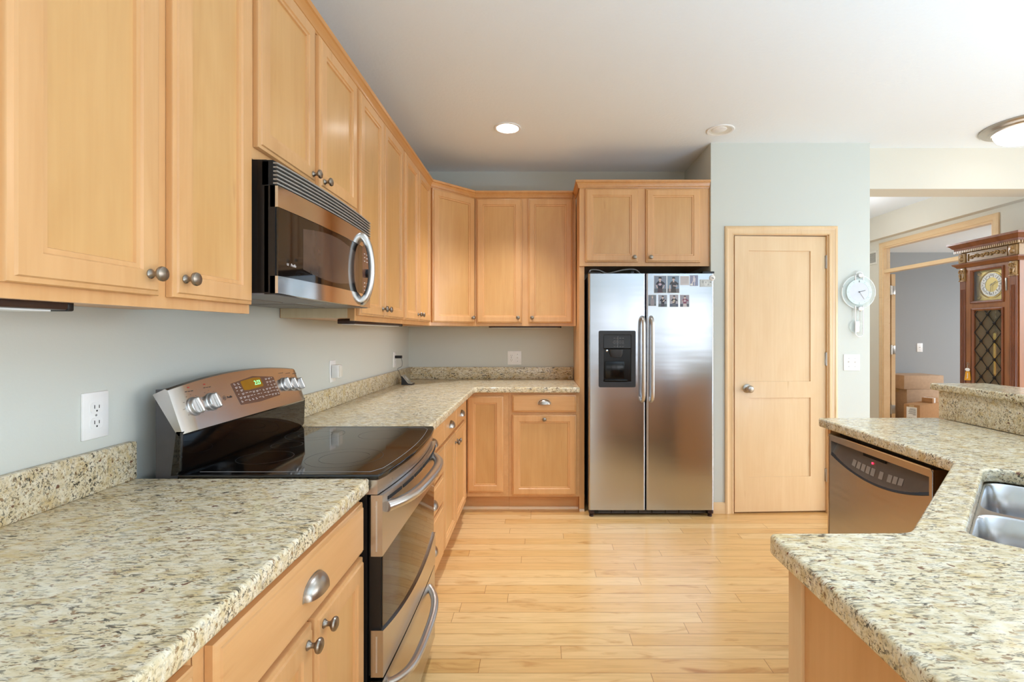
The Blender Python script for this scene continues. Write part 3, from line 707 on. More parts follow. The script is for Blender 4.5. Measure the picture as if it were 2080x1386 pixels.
for i in range(n + 1):
    x = RW_ * i / n; H = .138 + .026 * (1 - ((x - RW_ / 2) / (RW_ / 2)) ** 2); e_ = max(0, 1 - min(x, RW_ - x) / .016)
    def P(s, dep): q = PO + up_ * s + Vector((0, math.cos(SLP), -math.sin(SLP))) * dep; return (x, q.y, q.z)
    sq = .012 * e_ ** 2
    loops.append([P(.003, sq + .012), P(.0, sq + .006), P(.004, sq), P(H - .006, sq), P(H, sq + .006), P(H - .004, .055), P(.02, .03)])
rings(bm, loops); cp = obj('control_panel', bm, 'steel', bk, sharp=40)
# local frame of the sloping face: x along, z up the slope, -y out of it
FACE = Matrix.Translation(PO) @ Matrix.Rotation(-SLP, 4, 'X')
fc = bpy.data.objects.new('display_unit', None)
def on_face(name, bm, m):
    bmesh.ops.transform(bm, matrix=FACE, verts=bm.verts[:]); return obj(name, bm, m, bk)
def range_knob(x, z, turn=0):
    bm = bmesh.new(); lathe(bm, [(0, 0), (.0275, 0), (.0275, .003), (.025, .005), (.0245, .013), (.0225, .015), (0, .015)], 30, TO_FRONT)
    t_ = bmesh.new(); box(t_, -.0050, .0050, -.025, -.013, -.0235, .0235, bev=.0042, seg=3); join(bm, t_, Matrix.Rotation(R(turn), 4, 'Y'))
    bmesh.ops.transform(bm, matrix=FACE @ Matrix.Translation((x, 0, z)), verts=bm.verts[:]); return obj('knob', bm, 'silver', bk)
for x, z, tn in ((.060, .072, -12), (.138, .075, -10), (.566, .083, -8), (.617, .078, -10), (.666, .072, -6)): range_knob(x, z, tn)
bm = bmesh.new(); pts = [(.250, .120), (.378, .134), (.506, .120), (.512, .046), (.378, .040), (.268, .044)]
pts = rounded(pts, .006, 3); rings(bm, [[(p[0], y, p[1]) for p in pts] for y in (.002, -.0012)]); on_face('touch_panel', bm, 'panel_brown')
bm = bmesh.new(); poly(bm, rounded([(.300, .122), (.378, .128), (.420, .125), (.425, .092), (.335, .088), (.306, .090)], .005, 3), -.0015); on_face('display', bm, 'amber_lcd')
bm = bmesh.new(); text(bm, '2:23', .022, Matrix.Translation((.394, -.0018, .108)) @ UPRIGHT, .0002); on_face('clock_digits', bm, 'green_led')
bm = bmesh.new(); rnd = random.Random(3)
for r in range(6):
    for c in range(12):
        x = .262 + c * .0205 + r * .0022; z = .116 - r * .0122
        if .295 < x < .432 and z > .085: continue
        for kx in range(rnd.choice((1, 2, 2))): box(bm, x + kx * .0075, x + kx * .0075 + .0055, -.0016, -.0013, z, z + .0018)
        if rnd.random() < .6: box(bm, x + .001, x + .010, -.0016, -.0013, z - .0035, z - .0020)
on_face('legends', bm, 'legend')
bm = bmesh.new(); text(bm, 'GE', .0075, Matrix.Translation((.1985, -.0004, .078)) @ UPRIGHT, .0002); text(bm, 'Profile', .0100, Matrix.Translation((.2235, -.0004, .078)) @ UPRIGHT, .0002, shear=.25)
t_ = bmesh.new(); a = [t_.verts.new((.1985 + .0072 * math.cos(i * PI / 12), -.0005, .078 + .0072 * math.sin(i * PI / 12))) for i in range(24)]; b = [t_.verts.new((.1985 + .0062 * math.cos(i * PI / 12), -.0005, .078 + .0062 * math.sin(i * PI / 12))) for i in range(24)]
for i in range(24): t_.faces.new((a[i], a[(i + 1) % 24], b[(i + 1) % 24], b[i]))
join(bm, t_); on_face('logo', bm, 'ink')
for kx, kz in ((.060, .072), (.138, .075), (.566, .083), (.617, .078), (.666, .072)):
    bm = bmesh.new()
    for q in range(9):
        an = R(215 - q * 32); x = kx + .036 * math.cos(an); z = kz + .036 * math.sin(an); box(bm, x - .0018, x + .0018, -.0005, -.0003, z - .0005, z + .0005)
    for q in range(3): box(bm, kx - .016 + q * .012, kx - .008 + q * .012, -.0005, -.0003, kz + .045, kz + .047)
    on_face('knob_markings', bm, 'ink')
for a, z in ((.058, .128), (.126, .130)): on_face('hot_marking', boxes((a, a + .008, -.0005, -.0003, z, z + .003)), 'red_print')

# ================================================================== microwave
MX, MY, MW = -.728, 1.354, .758
mbow = lambda x, z=0: -.016 * (1 - ((x - MW / 2) / (MW / 2)) ** 2)
mw = thing('microwave', 'black and stainless microwave mounted over the range, with bowed steel handle', 'microwave', (MX, MY, 1.42), 90)
mz = lambda z: z - 1.42
obj('body', boxes((.002, MW - .002, .028, .395, mz(1.436), mz(1.809)), (.0, MW, .020, .055, mz(1.436), mz(1.806)), bev=.003), 'black', mw)
bm = boxes((.004, MW - .004, .012, .392, mz(1.431), mz(1.4365))); obj('base_plate', bm, 'grey_line', mw)
for x in (.09, .42):
    bm = bmesh.new(); box(bm, x, x + .25, .16, .34, mz(1.4285), mz(1.4315))
    for k in range(9): box(bm, x + .012 + k * .026, x + .026 + k * .026, .17, .33, mz(1.4275), mz(1.429))
    obj('grease_filter', bm, 'slat', mw)
bm = bmesh.new(); box(bm, .36, .41, .04, .12, mz(1.428), mz(1.432)); obj('cooktop_lamp', bm, 'clear', mw)
S2 = dict(bow=mbow)
bm = bmesh.new(); strip(bm, .0, MW, mz(1.737), mz(1.806), .010, .040, **S2); gr = obj('vent_grille', bm, 'dim', mw)
for k in range(6):
    bm = bmesh.new(); strip(bm, .001, MW - .001, mz(1.7400 + k * .0112), mz(1.7445 + k * .0112), -.001, .012, **S2); obj('slat', bm, 'slat', gr)
md = bpy.data.objects.new('door', None); C.objects.link(md); md.parent = mw
DX = .628
bm = bmesh.new(); strip(bm, .0, DX, mz(1.433), mz(1.735), .004, .034, **S2); obj('inner_frame', bm, 'black', md)
bm = bmesh.new(); strip(bm, .0, DX, mz(1.676), mz(1.735), -.004, .018, **S2); obj('upper_band', bm, 'steel_bright', md)
bm = bmesh.new(); strip(bm, .0, DX, lambda x: mz(1.436) - .006 * (1 - ((x - MW / 2) / (MW / 2)) ** 2), mz(1.484), -.004, .018, **S2); obj('lower_band', bm, 'steel_bright', md)
bm = bmesh.new(); strip(bm, .004, DX, mz(1.484), mz(1.676), -.002, .01, **S2); wn_ = obj('window', bm, 'brown_glass', md)
lens = lambda s: (lambda x: mz(1.58) + s * (.060 + .020 * math.sin(PI * (x - .12) / .42)))
bm = bmesh.new(); strip(bm, .13, .545, lens(-1), lens(1), -.0024, -.0015, **S2); obj('viewing_screen', bm, 'screen', wn_)
bm = bmesh.new(); text(bm, 'GE', .009, Matrix.Translation((.048, mbow(.05) - .0028, mz(1.522))) @ UPRIGHT, .0002); text(bm, 'Profile', .012, Matrix.Translation((.076, mbow(.08) - .0028, mz(1.522))) @ UPRIGHT, .0002, shear=.25)
obj('logo', bm, 'legend', wn_)
pts = []
for i in range(25):
    th = PI * i / 24
    pts.append((.612, mbow(.61) - .000 - .045 * math.sin(th), mz(1.583 - .131 * math.cos(th))))
bm = bmesh.new(); tube(bm, pts, [.0130 + .005 * abs(math.cos(PI * i / 24)) ** 6 for i in range(25)], 14, 1.0, up=Vector((1, 0, 0))); obj('handle', bm, 'satin', md, sharp=60)
bm = bmesh.new(); strip(bm, DX + .002, MW, mz(1.433), mz(1.735), .002, .034, 8, **S2); pn = obj('control_panel', bm, 'steel', mw)
bm = bmesh.new(); strip(bm, DX + .004, MW - .002, mz(1.484), mz(1.684), -.001, .004, 8, **S2); obj('keypad', bm, 'panel_brown', pn)
bm = bmesh.new(); lathe(bm, [(0, 0), (.018, 0), (.018, .012), (.014, .016), (0, .016)], 22, Matrix.Translation((.690, mbow(.69) - .001, mz(1.574))) @ TO_FRONT); obj('dial', bm, 'black_satin', pn)
bm = bmesh.new()
for z in (1.50, 1.515, 1.53, 1.62, 1.635, 1.65):
    for x in (.655, .690, .722): box(bm, x, x + .012, mbow(x) - .0016, mbow(x) - .0008, mz(z), mz(z) + .003)
obj('legends', bm, 'legend', pn)

# ================================================================== refrigerator
FXL, FYF = .360, 3.498
fr = thing('refrigerator', 'tall stainless side by side refrigerator with a black ice and water dispenser', 'refrigerator', (FXL, FYF, 0))
FW = .900
obj('cabinet_body', boxes((.004, FW - .004, .072, .690, .045, 1.742)), 'dark_grey', fr)
def fridge_door(x0, x1, cut=None):
    z0, z1 = .052, 1.750
    bm = bmesh.new(); prof = rounded([(x0, .064), (x0, .0), (x1, .0), (x1, .064)], [.002, .016, .016, .002], 5)
    rings(bm, [[(x, y, z) for x, y in prof] for z in (z0, z0 + .004, z1 - .004, z1)], caps=(True, True))
    return bm
f1 = obj('door', fridge_door(0, .406), 'steel_door', fr); f1['label'] = 'freezer door with the dispenser'
f2 = obj('door', fridge_door(.413, FW), 'steel_door', fr); f2['label'] = 'wide fresh food door'
bm = boxes((.406, .413, .03, .066, .052, 1.75)); obj('door_gasket', bm, 'dim', fr)
def fhandle(par, x):
    pts = [(x, .004, .834), (x, -.030, .842), (x, -.052, .87), (x, -.058, .93), (x, -.060, 1.13), (x, -.058, 1.34), (x, -.052, 1.40), (x, -.030, 1.43), (x, .004, 1.438)]
    bm = bmesh.new(); tube(bm, smoothpath(pts, 4), .0125, 14, up=Vector((1, 0, 0))); obj('handle', bm, 'satin', par, sharp=60)
fhandle(f1, .383); fhandle(f2, .446)
# dispenser
ds = bpy.data.objects.new('dispenser', None); C.objects.link(ds); ds.parent = f1
X0, X1, Q0, Q1 = .071, .336, .934, 1.340
def fl(x0, x1, z0, z1, r): return rounded([(x0, z0), (x1, z0), (x1, z1), (x0, z1)], r, 4)
bm = bmesh.new(); slab(bm, [[(x, -z) for x, z in fl(X0, X1, Q0, Q1, .012)], [(x, -z) for x, z in fl(X0 + .034, X1 - .034, Q0 + .040, Q1 - .030, .004)]], -.010, .0015, .003, 2)
bmesh.ops.transform(bm, matrix=Matrix.Rotation(R(-90), 4, 'X') , verts=bm.verts[:])
for v_ in bm.verts: v_.co = Vector((v_.co.x, -v_.co.y, v_.co.z)) if False else v_.co
obj('bezel', bm, 'black_satin', ds)
bm = boxes((X0 + .030, X1 - .030, -.0015, .001, Q0 + .036, Q1 - .028)); obj('recess_back', bm, 'piano', ds)
bm = bmesh.new(); rings(bm, [[(x, -.004, 1.208), (x, -.014, 1.215), (x, -.010, 1.308), (x, -.002, 1.308)] for x in (X0 + .036, X1 - .036)]); kp = obj('keypad', bm, 'piano', ds)
bm = bmesh.new()
for x in (.176, .196, .216, .236):
    for z in (1.226, 1.246, 1.266, 1.286): box(bm, x, x + .014, -.0150, -.0125 - .0008, z, z + .0016)
box(bm, .2055, .2070, -.0150, -.0130, 1.222, 1.300); box(bm, .170, .250, -.0152, -.0135, 1.2575, 1.2590)
obj('keypad_lines', bm, 'grey_line', ds)
bm = bmesh.new(); lathe(bm, [(.052, 0), (.050, .03), (.038, .055), (.0, .06)], 20, Matrix.Translation((.196, -.001, 1.205)) @ Matrix.Rotation(R(180), 4, 'X') @ Matrix.Diagonal((1, .25, 1, 1))); obj('chute', bm, 'black_satin', ds)
bm = boxes((.115, .255, -.010, -.001, 1.000, 1.120), bev=.008); obj('paddle', bm, 'piano', ds)
bm = boxes((X0 + .040, X1 - .060, -.020, -.001, .978, .990), bev=.004); obj('drip_tray', bm, 'piano', ds)
bm = bmesh.new(); lathe(bm, [(0, 0), (.008, 0), (.008, .004), (0, .006)], 14, Matrix.Translation((.130, -.006, 1.196)) @ TO_FRONT); lathe(bm, [(0, 0), (.005, 0), (.005, .004), (0, .006)], 12, Matrix.Translation((.186, -.006, 1.199)) @ TO_FRONT); obj('nozzle', bm, 'steel_bright', ds)
# grille and feet under the doors, hinge cover and water line above
bm = boxes((.03, FW - .03, .040, .062, .012, .045)); gl = obj('base_grille', bm, 'black', fr)
bm = bmesh.new()
for k in range(8):
    for z in (.018, .031): box(bm, .075 + k * .098, .163 + k * .098, .0365, .041, z, z + .009)
obj('grille_bars', bm, 'dark_grey', gl)
for x in (.022, FW - .022):
    bm = boxes((x - .020, x + .020, .006, .060, .022, .050), bev=.005); lathe(bm, [(.016, 0), (.016, .014), (.008, .016), (.008, .030)], 16, Matrix.Translation((x, .028, 0)), caps=(True, True)); obj('foot', bm, mat('maroon_plastic', (44, 22, 22), .35, noise=.1), fr)
bm = boxes((FW - .085, FW + .002, -.002, .10, 1.7505, 1.766), (0.000, .085, .004, .10, 1.7505, 1.762), bev=.004); obj('hinge_cover', bm, 'black', fr)
t = thing('water_line', 'loose grey flexible hose lying on top of the refrigerator', 'hose', (.36, 3.612, 1.753))
bm = bmesh.new(); tube(bm, smoothpath([(.012, .10, .004), (.016, .0, .020), (.03, .0, .038), (.085, .0, .036), (.145, .01, .014), (.20, .0, .022), (.27, .0, .038), (.345, .0, .042), (.385, .02, .026), (.41, .06, .006), (.47, .2, .006)], 6), .0052, 8); obj('hose', bm, 'grey_line', t)
bm = boxes((.325, .350, .01, .03, -.006, .030), (.018, .036, -.01, .01, -.006, .020), bev=.002); obj('clip', bm, 'black_satin', t)

# ================================================================== photographs and magnets on the fridge door
Y0 = FYF
pal = {}
def ink(rgb):
    if rgb not in pal:
        pal[rgb] = 'print_%d_%d_%d' % rgb; M_[pal[rgb]] = mat('print_%d_%d_%d' % rgb, rgb, .35, noise=.04)
    return pal[rgb]
def photo(label, px, shapes, back=(128, 138, 158), group='photographs on the refrigerator door', name='photograph', cat='photo', thick=.0012):
    x0, x1, y0, y1 = px; s = 283.0
    a, b = (x0 - 1094) / s, (x1 - 1094) / s; lo, hi = HC - (y1 - 676) / s, HC - (y0 - 676) / s
    bm = Box(0, b - a, -thick, 0, 0, hi - lo); mats = [ink((210, 212, 214)), ink(back)]
    bm.faces.ensure_lookup_table()
    W, H = b - a, hi - lo; d = -thick - .0002
    poly(bm, [(W * .03, H * .03), (W * .97, H * .03), (W * .97, H * .97), (W * .03, H * .97)], d); bm.faces.ensure_lookup_table(); bm.faces[-1].material_index = 1
    for i, (rgb, pts) in enumerate(shapes):
        m = ink(rgb)
        if m not in mats: mats.append(m)
        poly(bm, [(W * p[0], H * p[1]) for p in pts], d - .00012 * (i + 1)); bm.faces.ensure_lookup_table(); bm.faces[-1].material_index = mats.index(m)
    o = obj(name, bm, mats, None, (a, Y0 - .0001, lo), flat=True)
    return tag(o, label, cat, group)
def oval(cx, cy, rx, ry, n=16): return [(cx + rx * math.cos(2 * PI * i / n), cy + ry * math.sin(2 * PI * i / n)) for i in range(n)]
SKIN = (206, 186, 180); NAVY = (52, 50, 62); DK = (62, 54, 62); GRS = (96, 104, 112); PALE = (220, 220, 222)
def portrait(body, cap, ground, cx=.5, top=.92, leg=None, arms=None, emblem=None):
    L = [(ground, [(.03, .03), (.97, .03), (.97, .26), (.03, .26)])]
    L += [(leg or body, [(cx - .20, .03), (cx + .22, .03), (cx + .17, .32), (cx - .16, .32)])]
    L += [(body, [(cx - .17, .28), (cx + .18, .28), (cx + .20, .50), (cx + .36, .46), (cx + .40, .54), (cx + .20, .67), (cx, .70), (cx - .17, .67), (cx - .33, .52), (cx - .24, .46), (cx - .18, .52)])]
    L += [(SKIN, [(cx - .05, .62), (cx + .06, .62), (cx + .05, .74), (cx - .05, .74)]), (SKIN, oval(cx, .79, .095, .085)), (cap, [(cx - .12, .83), (cx + .14, .82), (cx + .12, .90), (cx + .05, top), (cx - .06, top), (cx - .12, .89)])]
    for a in arms or (): L.append((SKIN, a))
    if emblem: L.append((emblem, oval(cx, .50, .13, .07)))
    return L
photo('larger photo of a player in dark jersey with hands on hips, pale emblem on chest', (1328, 1354, 560, 596), portrait((46, 44, 54), (40, 38, 46), GRS, .48, leg=(74, 58, 66), emblem=(190, 170, 190), arms=[[(.14, .46), (.22, .46), (.32, .30), (.26, .28)], [(.80, .46), (.86, .48), (.72, .26), (.66, .28)]]))
photo('larger photo of a player in brown-grey jersey against blue sky, arm across waist', (1355, 1380, 560, 596), portrait((66, 62, 66), (52, 50, 54), (112, 108, 112), .52, leg=(70, 66, 64), arms=[[(.48, .40), (.82, .37), (.82, .42), (.48, .45)], [(.18, .46), (.26, .46), (.26, .10), (.18, .10)]]), back=(128, 150, 172))
photo('pale grey square note with faint lines, between two photos', (1381.5, 1400, 561, 579.5), [((178, 174, 178), [(.12, y), (.88, y), (.88, y + .03), (.12, y + .03)]) for y in (.2, .32, .44, .56, .68, .8)], back=(198, 194, 196), name='note', cat='note', group='papers on the refrigerator door')
photo('small photo of a skater in pale costume on blue ground, one knee raised', (1401, 1418, 559, 581.5), [((212, 206, 214), oval(.5, .84, .09, .08)), ((214, 208, 216), [(.40, .45), (.66, .45), (.68, .70), (.58, .78), (.44, .78), (.38, .68)]), ((206, 198, 206), [(.30, .40), (.66, .38), (.68, .50), (.40, .52)]), ((210, 202, 206), [(.52, .06), (.60, .06), (.62, .42), (.52, .42)]), ((210, 202, 206), [(.22, .22), (.30, .20), (.46, .42), (.36, .46)]), ((226, 226, 228), [(.06, .06), (.36, .06), (.36, .22), (.06, .22)])], back=(138, 144, 172))
photo('wide grey card with faint engraved pattern below the baseball magnet', (1421, 1446, 568, 583), [((150, 152, 154), [(.02, .02), (.06, .02), (.06, .96), (.02, .96)]), ((168, 172, 174), oval(.25, .68, .09, .20)), ((214, 216, 214), oval(.50, .48, .16, .36)), ((176, 178, 178), oval(.50, .62, .06, .13)), ((164, 166, 168), [(.66, .18), (.76, .30), (.70, .42), (.64, .34)]), ((96, 98, 98), [(.82, .60), (.95, .60), (.95, .68), (.82, .70)])], back=(196, 200, 198), name='card', cat='card', group='papers on the refrigerator door')
photo('small greyish photo of a light-haired figure, first in the lower row', (1316.5, 1333, 599, 622), [((92, 100, 108), [(.03, .03), (.97, .03), (.97, .20), (.03, .20)]), ((148, 142, 150), [(.28, .05), (.76, .05), (.74, .50), (.64, .66), (.42, .66), (.30, .52)]), (SKIN, oval(.52, .76, .09, .10)), ((184, 172, 160), oval(.52, .84, .09, .06))], back=(120, 128, 138))
photo('small photo of a player holding a dark glove high to one side', (1337, 1355, 599, 624), portrait((44, 44, 54), (36, 36, 44), (92, 104, 108), .50, leg=(70, 66, 76), arms=[[(.46, .44), (.66, .60), (.80, .62), (.60, .42)]]), back=(150, 156, 170))
photo('small photo of a player leaning forward over a glove, dark uniform', (1360, 1378, 598.5, 624), portrait((58, 58, 66), (48, 48, 56), (84, 94, 116), .50, leg=(104, 106, 116), arms=[[(.28, .34), (.50, .32), (.58, .40), (.30, .44)]], emblem=(206, 200, 180)), back=(168, 166, 178))
photo('small photo of a player in maroon jersey and pale trousers', (1381, 1400, 599, 624), portrait((126, 74, 98), (72, 60, 68), (86, 92, 106), .52, leg=(200, 192, 196), emblem=(206, 190, 196), arms=[[(.26, .60), (.34, .40), (.30, .36), (.22, .58)]]), back=(154, 152, 166))
mg = thing('magnet', 'round white baseball magnet with dark stitching at the top corner of fridge', 'magnet', (1.2455, Y0, 1.7195))
bm = bmesh.new(); lathe(bm, [(0, .012), (.010, .0115), (.016, .009), (.0205, .004), (.021, 0)], 24, TO_FRONT); obj('ball', bm, 'white', mg)
bm = bmesh.new()
for s in (-1, 1): tube(bm, [(.010 * s + .007 * s * math.cos(q) * -1, -.0118 + .006 * abs(q) / 2, .012 * math.sin(q)) for q in [x * .3 - 1.2 for x in range(9)]], .0010, 6)
tube(bm, [(-.008, -.0125, -.001), (.008, -.0125, -.006)], .0018, 6)
obj('stitching', bm, 'ink', mg)

# ================================================================== outlets and switches
def plate(label, cat, loc, rz, w=.074, h=.118, name='wall_outlet'):
    t = thing(name, label, cat, loc, rz)
    obj('cover_plate', boxes((-w / 2, w / 2, -.006, .0005, -h / 2, h / 2), bev=.003), 'white', t); return t
def receptacle(t, x=0):
    for z in (.0195, -.0195):
        bm = bmesh.new(); o = [(x + p[0], z + p[1]) for p in rounded([(-.017, -.014), (.017, -.014), (.017, .014), (-.017, .014)], .010, 5)]
        rings(bm, [[(p[0], y, p[1]) for p in o] for y in (-.004, -.0078)]); obj('socket', bm, 'white', t)
        bm = boxes((x - .0075, x - .0055, -.0082, -.007, z - .002, z + .007), (x + .0055, x + .0075, -.0082, -.007, z - .002, z + .006), (x - .002, x + .002, -.0082, -.007, z - .010, z - .006)); obj('slots', bm, 'ink', t)
    bm = bmesh.new(); lathe(bm, [(0, 0), (.003, 0), (0, .0012)], 10, Matrix.Translation((x, -.006, 0)) @ TO_FRONT); obj('screw', bm, 'grey_line', t)
def toggle(t, x):
    bm = boxes((x - .0055, x + .0055, -.0068, -.004, -.012, .012)); rings(bm, [[(x + a, -.006, -.004), (x + a, -.006, .006), (x + a, -.017, .011), (x + a, -.017, .006)] for a in (-.004, .004)]); obj('toggle', bm, 'white', t)
    bm = bmesh.new()
    for z in (-.03, .03): lathe(bm, [(0, 0), (.0028, 0), (0, .0012)], 10, Matrix.Translation((x, -.006, z)) @ TO_FRONT)
    obj('screw', bm, 'grey_line', t)
t = plate('white double wall outlet above the nearest granite backsplash', 'outlet', (XL, 1.233, 1.117), 90); receptacle(t)
t = plate('white wall outlet past the range, mostly covered by a plug-in light', 'outlet', (XL, 2.655, 1.116), 90); receptacle(t)
nl = thing('night_light', 'white plug-in night light standing out from the outlet past the range', 'night light', (XL, 2.655, 1.116), 90)
obj('case', boxes((-.030, .026, -.046, -.0085, -.036, .036), bev=.005), 'white', nl)
obj('lens', boxes((-.0245, .0205, -.050, -.045, -.030, .030), bev=.003), 'cream', nl)
t = plate('white wall outlet by the corner with a black plug in it', 'outlet', (XL, 3.795, 1.116), 90); receptacle(t)
ch = thing('charger_cord', 'black plug with a thin dark cord trailing down to the phone stand', 'charger', (XL, 3.795, 1.116), 90)
obj('plug', boxes((-.012, .012, -.062, -.0085, .010, .032), bev=.003), 'black', ch)
bm = bmesh.new(); tube(bm, smoothpath([(.0, -.056, .012), (.004, -.062, -.02), (.0, -.060, -.05), (-.006, -.046, -.062), (-.010, -.030, -.072), (-.012, -.045, -.10), (-.020, -.060, -.135), (-.024, -.075, -.158)], 6), .0016, 6); obj('cord', bm, 'black', ch)
# sloping silver cradle on the counter
cr = thing('phone_stand', 'small silver and black sloping phone cradle on the counter in the corner', 'stand', (-1.052, 3.735, CT))
bm = bmesh.new(); o = [(.0, .0), (.086, .0), (.078, .005), (.052, .010), (.008, .066), (.0, .066)]
rings(bm, [[(x, y, z) for x, z in o] for y in (0, .005, .075, .08)]); obj('base', bm, 'black_satin', cr)
bm = bmesh.new(); rings(bm, [[(x, y, z) for x, z in ((.050, .0125), (.006, .068), (.0, .068), (.0, .071), (.009, .071), (.054, .0155), (.082, .009), (.082, .006))] for y in (-.002, .082)]); obj('rest', bm, 'steel', cr)
bm = bmesh.new(); lathe(bm, [(0, 0), (.022, 0), (.016, .003), (0, .001)], 20, Matrix.Translation((.030, .040, .044)) @ Matrix.Rotation(R(52), 4, 'Y')); obj('pad', bm, 'silver', cr)
t = plate('white two gang plate with outlet and switch on the back wall', 'outlet', (-.2085, YB, 1.1085), 0, .119, .119); receptacle(t, -.0265); toggle(t, .0265)
t = plate('white double toggle switch plate below the pendulum wall clock', 'switch', (2.296, YP, 1.1075), 0, .119, .119, 'light_switch'); toggle(t, -.023); toggle(t, .023)
t = plate('white single switch plate on the grey office wall above the boxes', 'switch', (5.12, 6.55, 1.125), 0, .078, .118, 'light_switch'); toggle(t, 0)

# ================================================================== ceiling lights
def can_light(label, x, y, lit, r=.092):
    t = thing('recessed_light', label, 'ceiling light', (x, y, CEIL))
    bm = bmesh.new(); lathe(bm, [(r, .001), (r, -.004), (r - .004, -.007), (r - .016, -.006), (r - .018, -.002), (r - .018, .001)], 40); obj('trim_ring', bm, 'white', t)
    if lit:
        bm = bmesh.new(); lathe(bm, [(0, -.0045), (r - .017, -.0035), (r - .017, 0)], 36); obj('lens', bm, 'lamp', t)
        l = bpy.data.lights.new('can_and_fill_spot', 'SPOT'); l.energy = 110; l.spot_size = R(88); l.spot_blend = .8; l.color = (.95, .97, 1); l.shadow_soft_size = .07
        o = bpy.data.objects.new('can_and_fill_spot', l); C.objects.link(o); o.parent = t; o.location = (0, 0, -.02)
    else:
        bm = bmesh.new(); lathe(bm, [(0, -.0012), (r - .030, -.0014), (r - .017, -.0055)], 36); obj('baffle', bm, 'cream', t)
        bm = bmesh.new(); lathe(bm, [(0, -.010), (.03, -.009), (.048, -.0045), (.05, -.001)], 30, Matrix.Translation((-.012, -.012, 0))); obj('bulb', bm, 'white', t)
can_light('lit recessed ceiling light over the aisle', -.211, 3.317, True)
can_light('unlit recessed ceiling light in front of the pantry wall', 1.249, 3.35, False)
fm = thing('ceiling_light', 'round flush ceiling light with glowing frosted dome and silver rim', 'ceiling light', (3.285, 3.276, CEIL))
bm = bmesh.new(); lathe(bm, [(.0, .001), (.245, .001), (.245, -.010), (.236, -.020), (.205, -.026), (.198, -.034), (.182, -.038), (.176, -.034), (.0, -.03)], 48); obj('rim', bm, 'nickel', fm)
bm = bmesh.new(); lathe(bm, [(.174, -.034), (.172, -.050), (.155, -.078), (.120, -.098), (.06, -.110), (0, -.113)], 44); obj('dome', bm, 'dome', fm)
bm = bmesh.new(); lathe(bm, [(0, -.112), (.012, -.113), (.012, -.120), (0, -.126)], 16); obj('finial', bm, 'nickel', fm)
for label, loc, rz, L in (('slim dark under-cabinet light below the nearest wall cabinet', (-.85, .70, 1.3635), 90, .191),
                          ('slim dark under-cabinet light just past the microwave', (-.85, 2.262, 1.3635), 90, .78),
                          ('slim dark under-cabinet light below the back wall cabinet', (-.405, 3.96, 1.3635), 0, .59)):
    t = thing('undercabinet_light', label, 'light', loc, rz, 'under-cabinet lights')
    obj('housing', boxes((0, L, 0, .085, .003, .0255), bev=.004), mat('bronze_plastic', (58, 36, 28), .35, noise=.1), t)
    obj('diffuser', boxes((.02, L - .03, .012, .072, .0, .004)), 'white', t)
    obj('end_cap', boxes((L - .012, L + .001, -.001, .086, .001, .0255), bev=.003), 'black', t)

# ================================================================== wall clock with pendulum
wc = thing('wall_clock', 'round glass and silver pendulum clock on the pantry wall above the switch', 'clock', (2.334, YP, 1.622))
bm = bmesh.new(); lathe(bm, [(0, .020), (.122, .020), (.124, .023), (.122, .026), (0, .026)], 56, TO_FRONT); obj('glass_disc', bm, 'clear', wc)
bm = bmesh.new(); tube(bm, [(.122 * math.cos(i * PI / 24), -.023, .122 * math.sin(i * PI / 24)) for i in range(49)], .0026, 8); obj('disc_edge', bm, 'white', wc)
bm = bmesh.new(); lathe(bm, [(.070, .026), (.070, .030), (.092, .030), (.092, .024)], 48, TO_FRONT); obj('chapter_ring', bm, mat('mint_ring', (206, 222, 220), .3, noise=.02), wc)
bm = bmesh.new(); lathe(bm, [(0, .029), (.071, .029), (.071, .020)], 40, TO_FRONT); obj('face', bm, mat('clock_face', (206, 208, 214), .4, noise=.02), wc)
bm = bmesh.new()
for q in range(12):
    a = q * PI / 6; t_ = bmesh.new(); box(t_, -.0008, .0008, -.0312, -.0302, .076, .088 if q % 3 == 0 else .082); join(bm, t_, Matrix.Rotation(a, 4, 'Y'))
for dx in (-.0025, .0025): box(bm, dx - .0012, dx + .0012, -.0312, -.0302, .070, .082)
obj('markings', bm, 'grey_line', wc)
bm = bmesh.new()
for an, L, wd_ in ((75, .044, .003), (147, .062, .0014)):
    t_ = bmesh.new(); box(t_, -wd_ / 2, wd_ / 2, -.0335, -.0325, -.008, L); join(bm, t_, Matrix.Rotation(R(an), 4, 'Y'))
lathe(bm, [(0, .030), (.004, .030), (.004, .035), (0, .035)], 12, TO_FRONT); obj('hands', bm, 'ink', wc)
def stadium(x, z0, z1, n=12):
    return [(x * math.cos(PI * i / n), z1 + x * math.sin(PI * i / n)) for i in range(n + 1)] + [(-x * math.cos(PI * i / n), z0 - x * math.sin(PI * i / n)) for i in range(n + 1)]
bm = bmesh.new(); o = stadium(.028, .095, .118); o = o[:13]; tube(bm, [(.028, -.030, .085)] + [(x, -.030, z) for x, z in o] + [(-.028, -.030, .085)], .0036, 8)
bm2 = bmesh.new(); o = stadium(.028, -.298, -.10); tube(bm2, [(.028, -.030, -.10)] + [(x, -.030, z) for x, z in o[13:][::-1]] + [(-.028, -.030, -.10)], .0036, 8)
obj('top_loop', bm, 'white', wc); obj('pendulum_loop', bm2, 'white', wc)
for z in (.121, -.122):
    bm = bmesh.new(); lathe(bm, [(0, .022), (.016, .022), (.018, .030), (.016, .042), (.010, .045), (0, .046)], 22, Matrix.Translation((.004, 0, z)) @ TO_FRONT); obj('boss', bm, 'silver', wc)
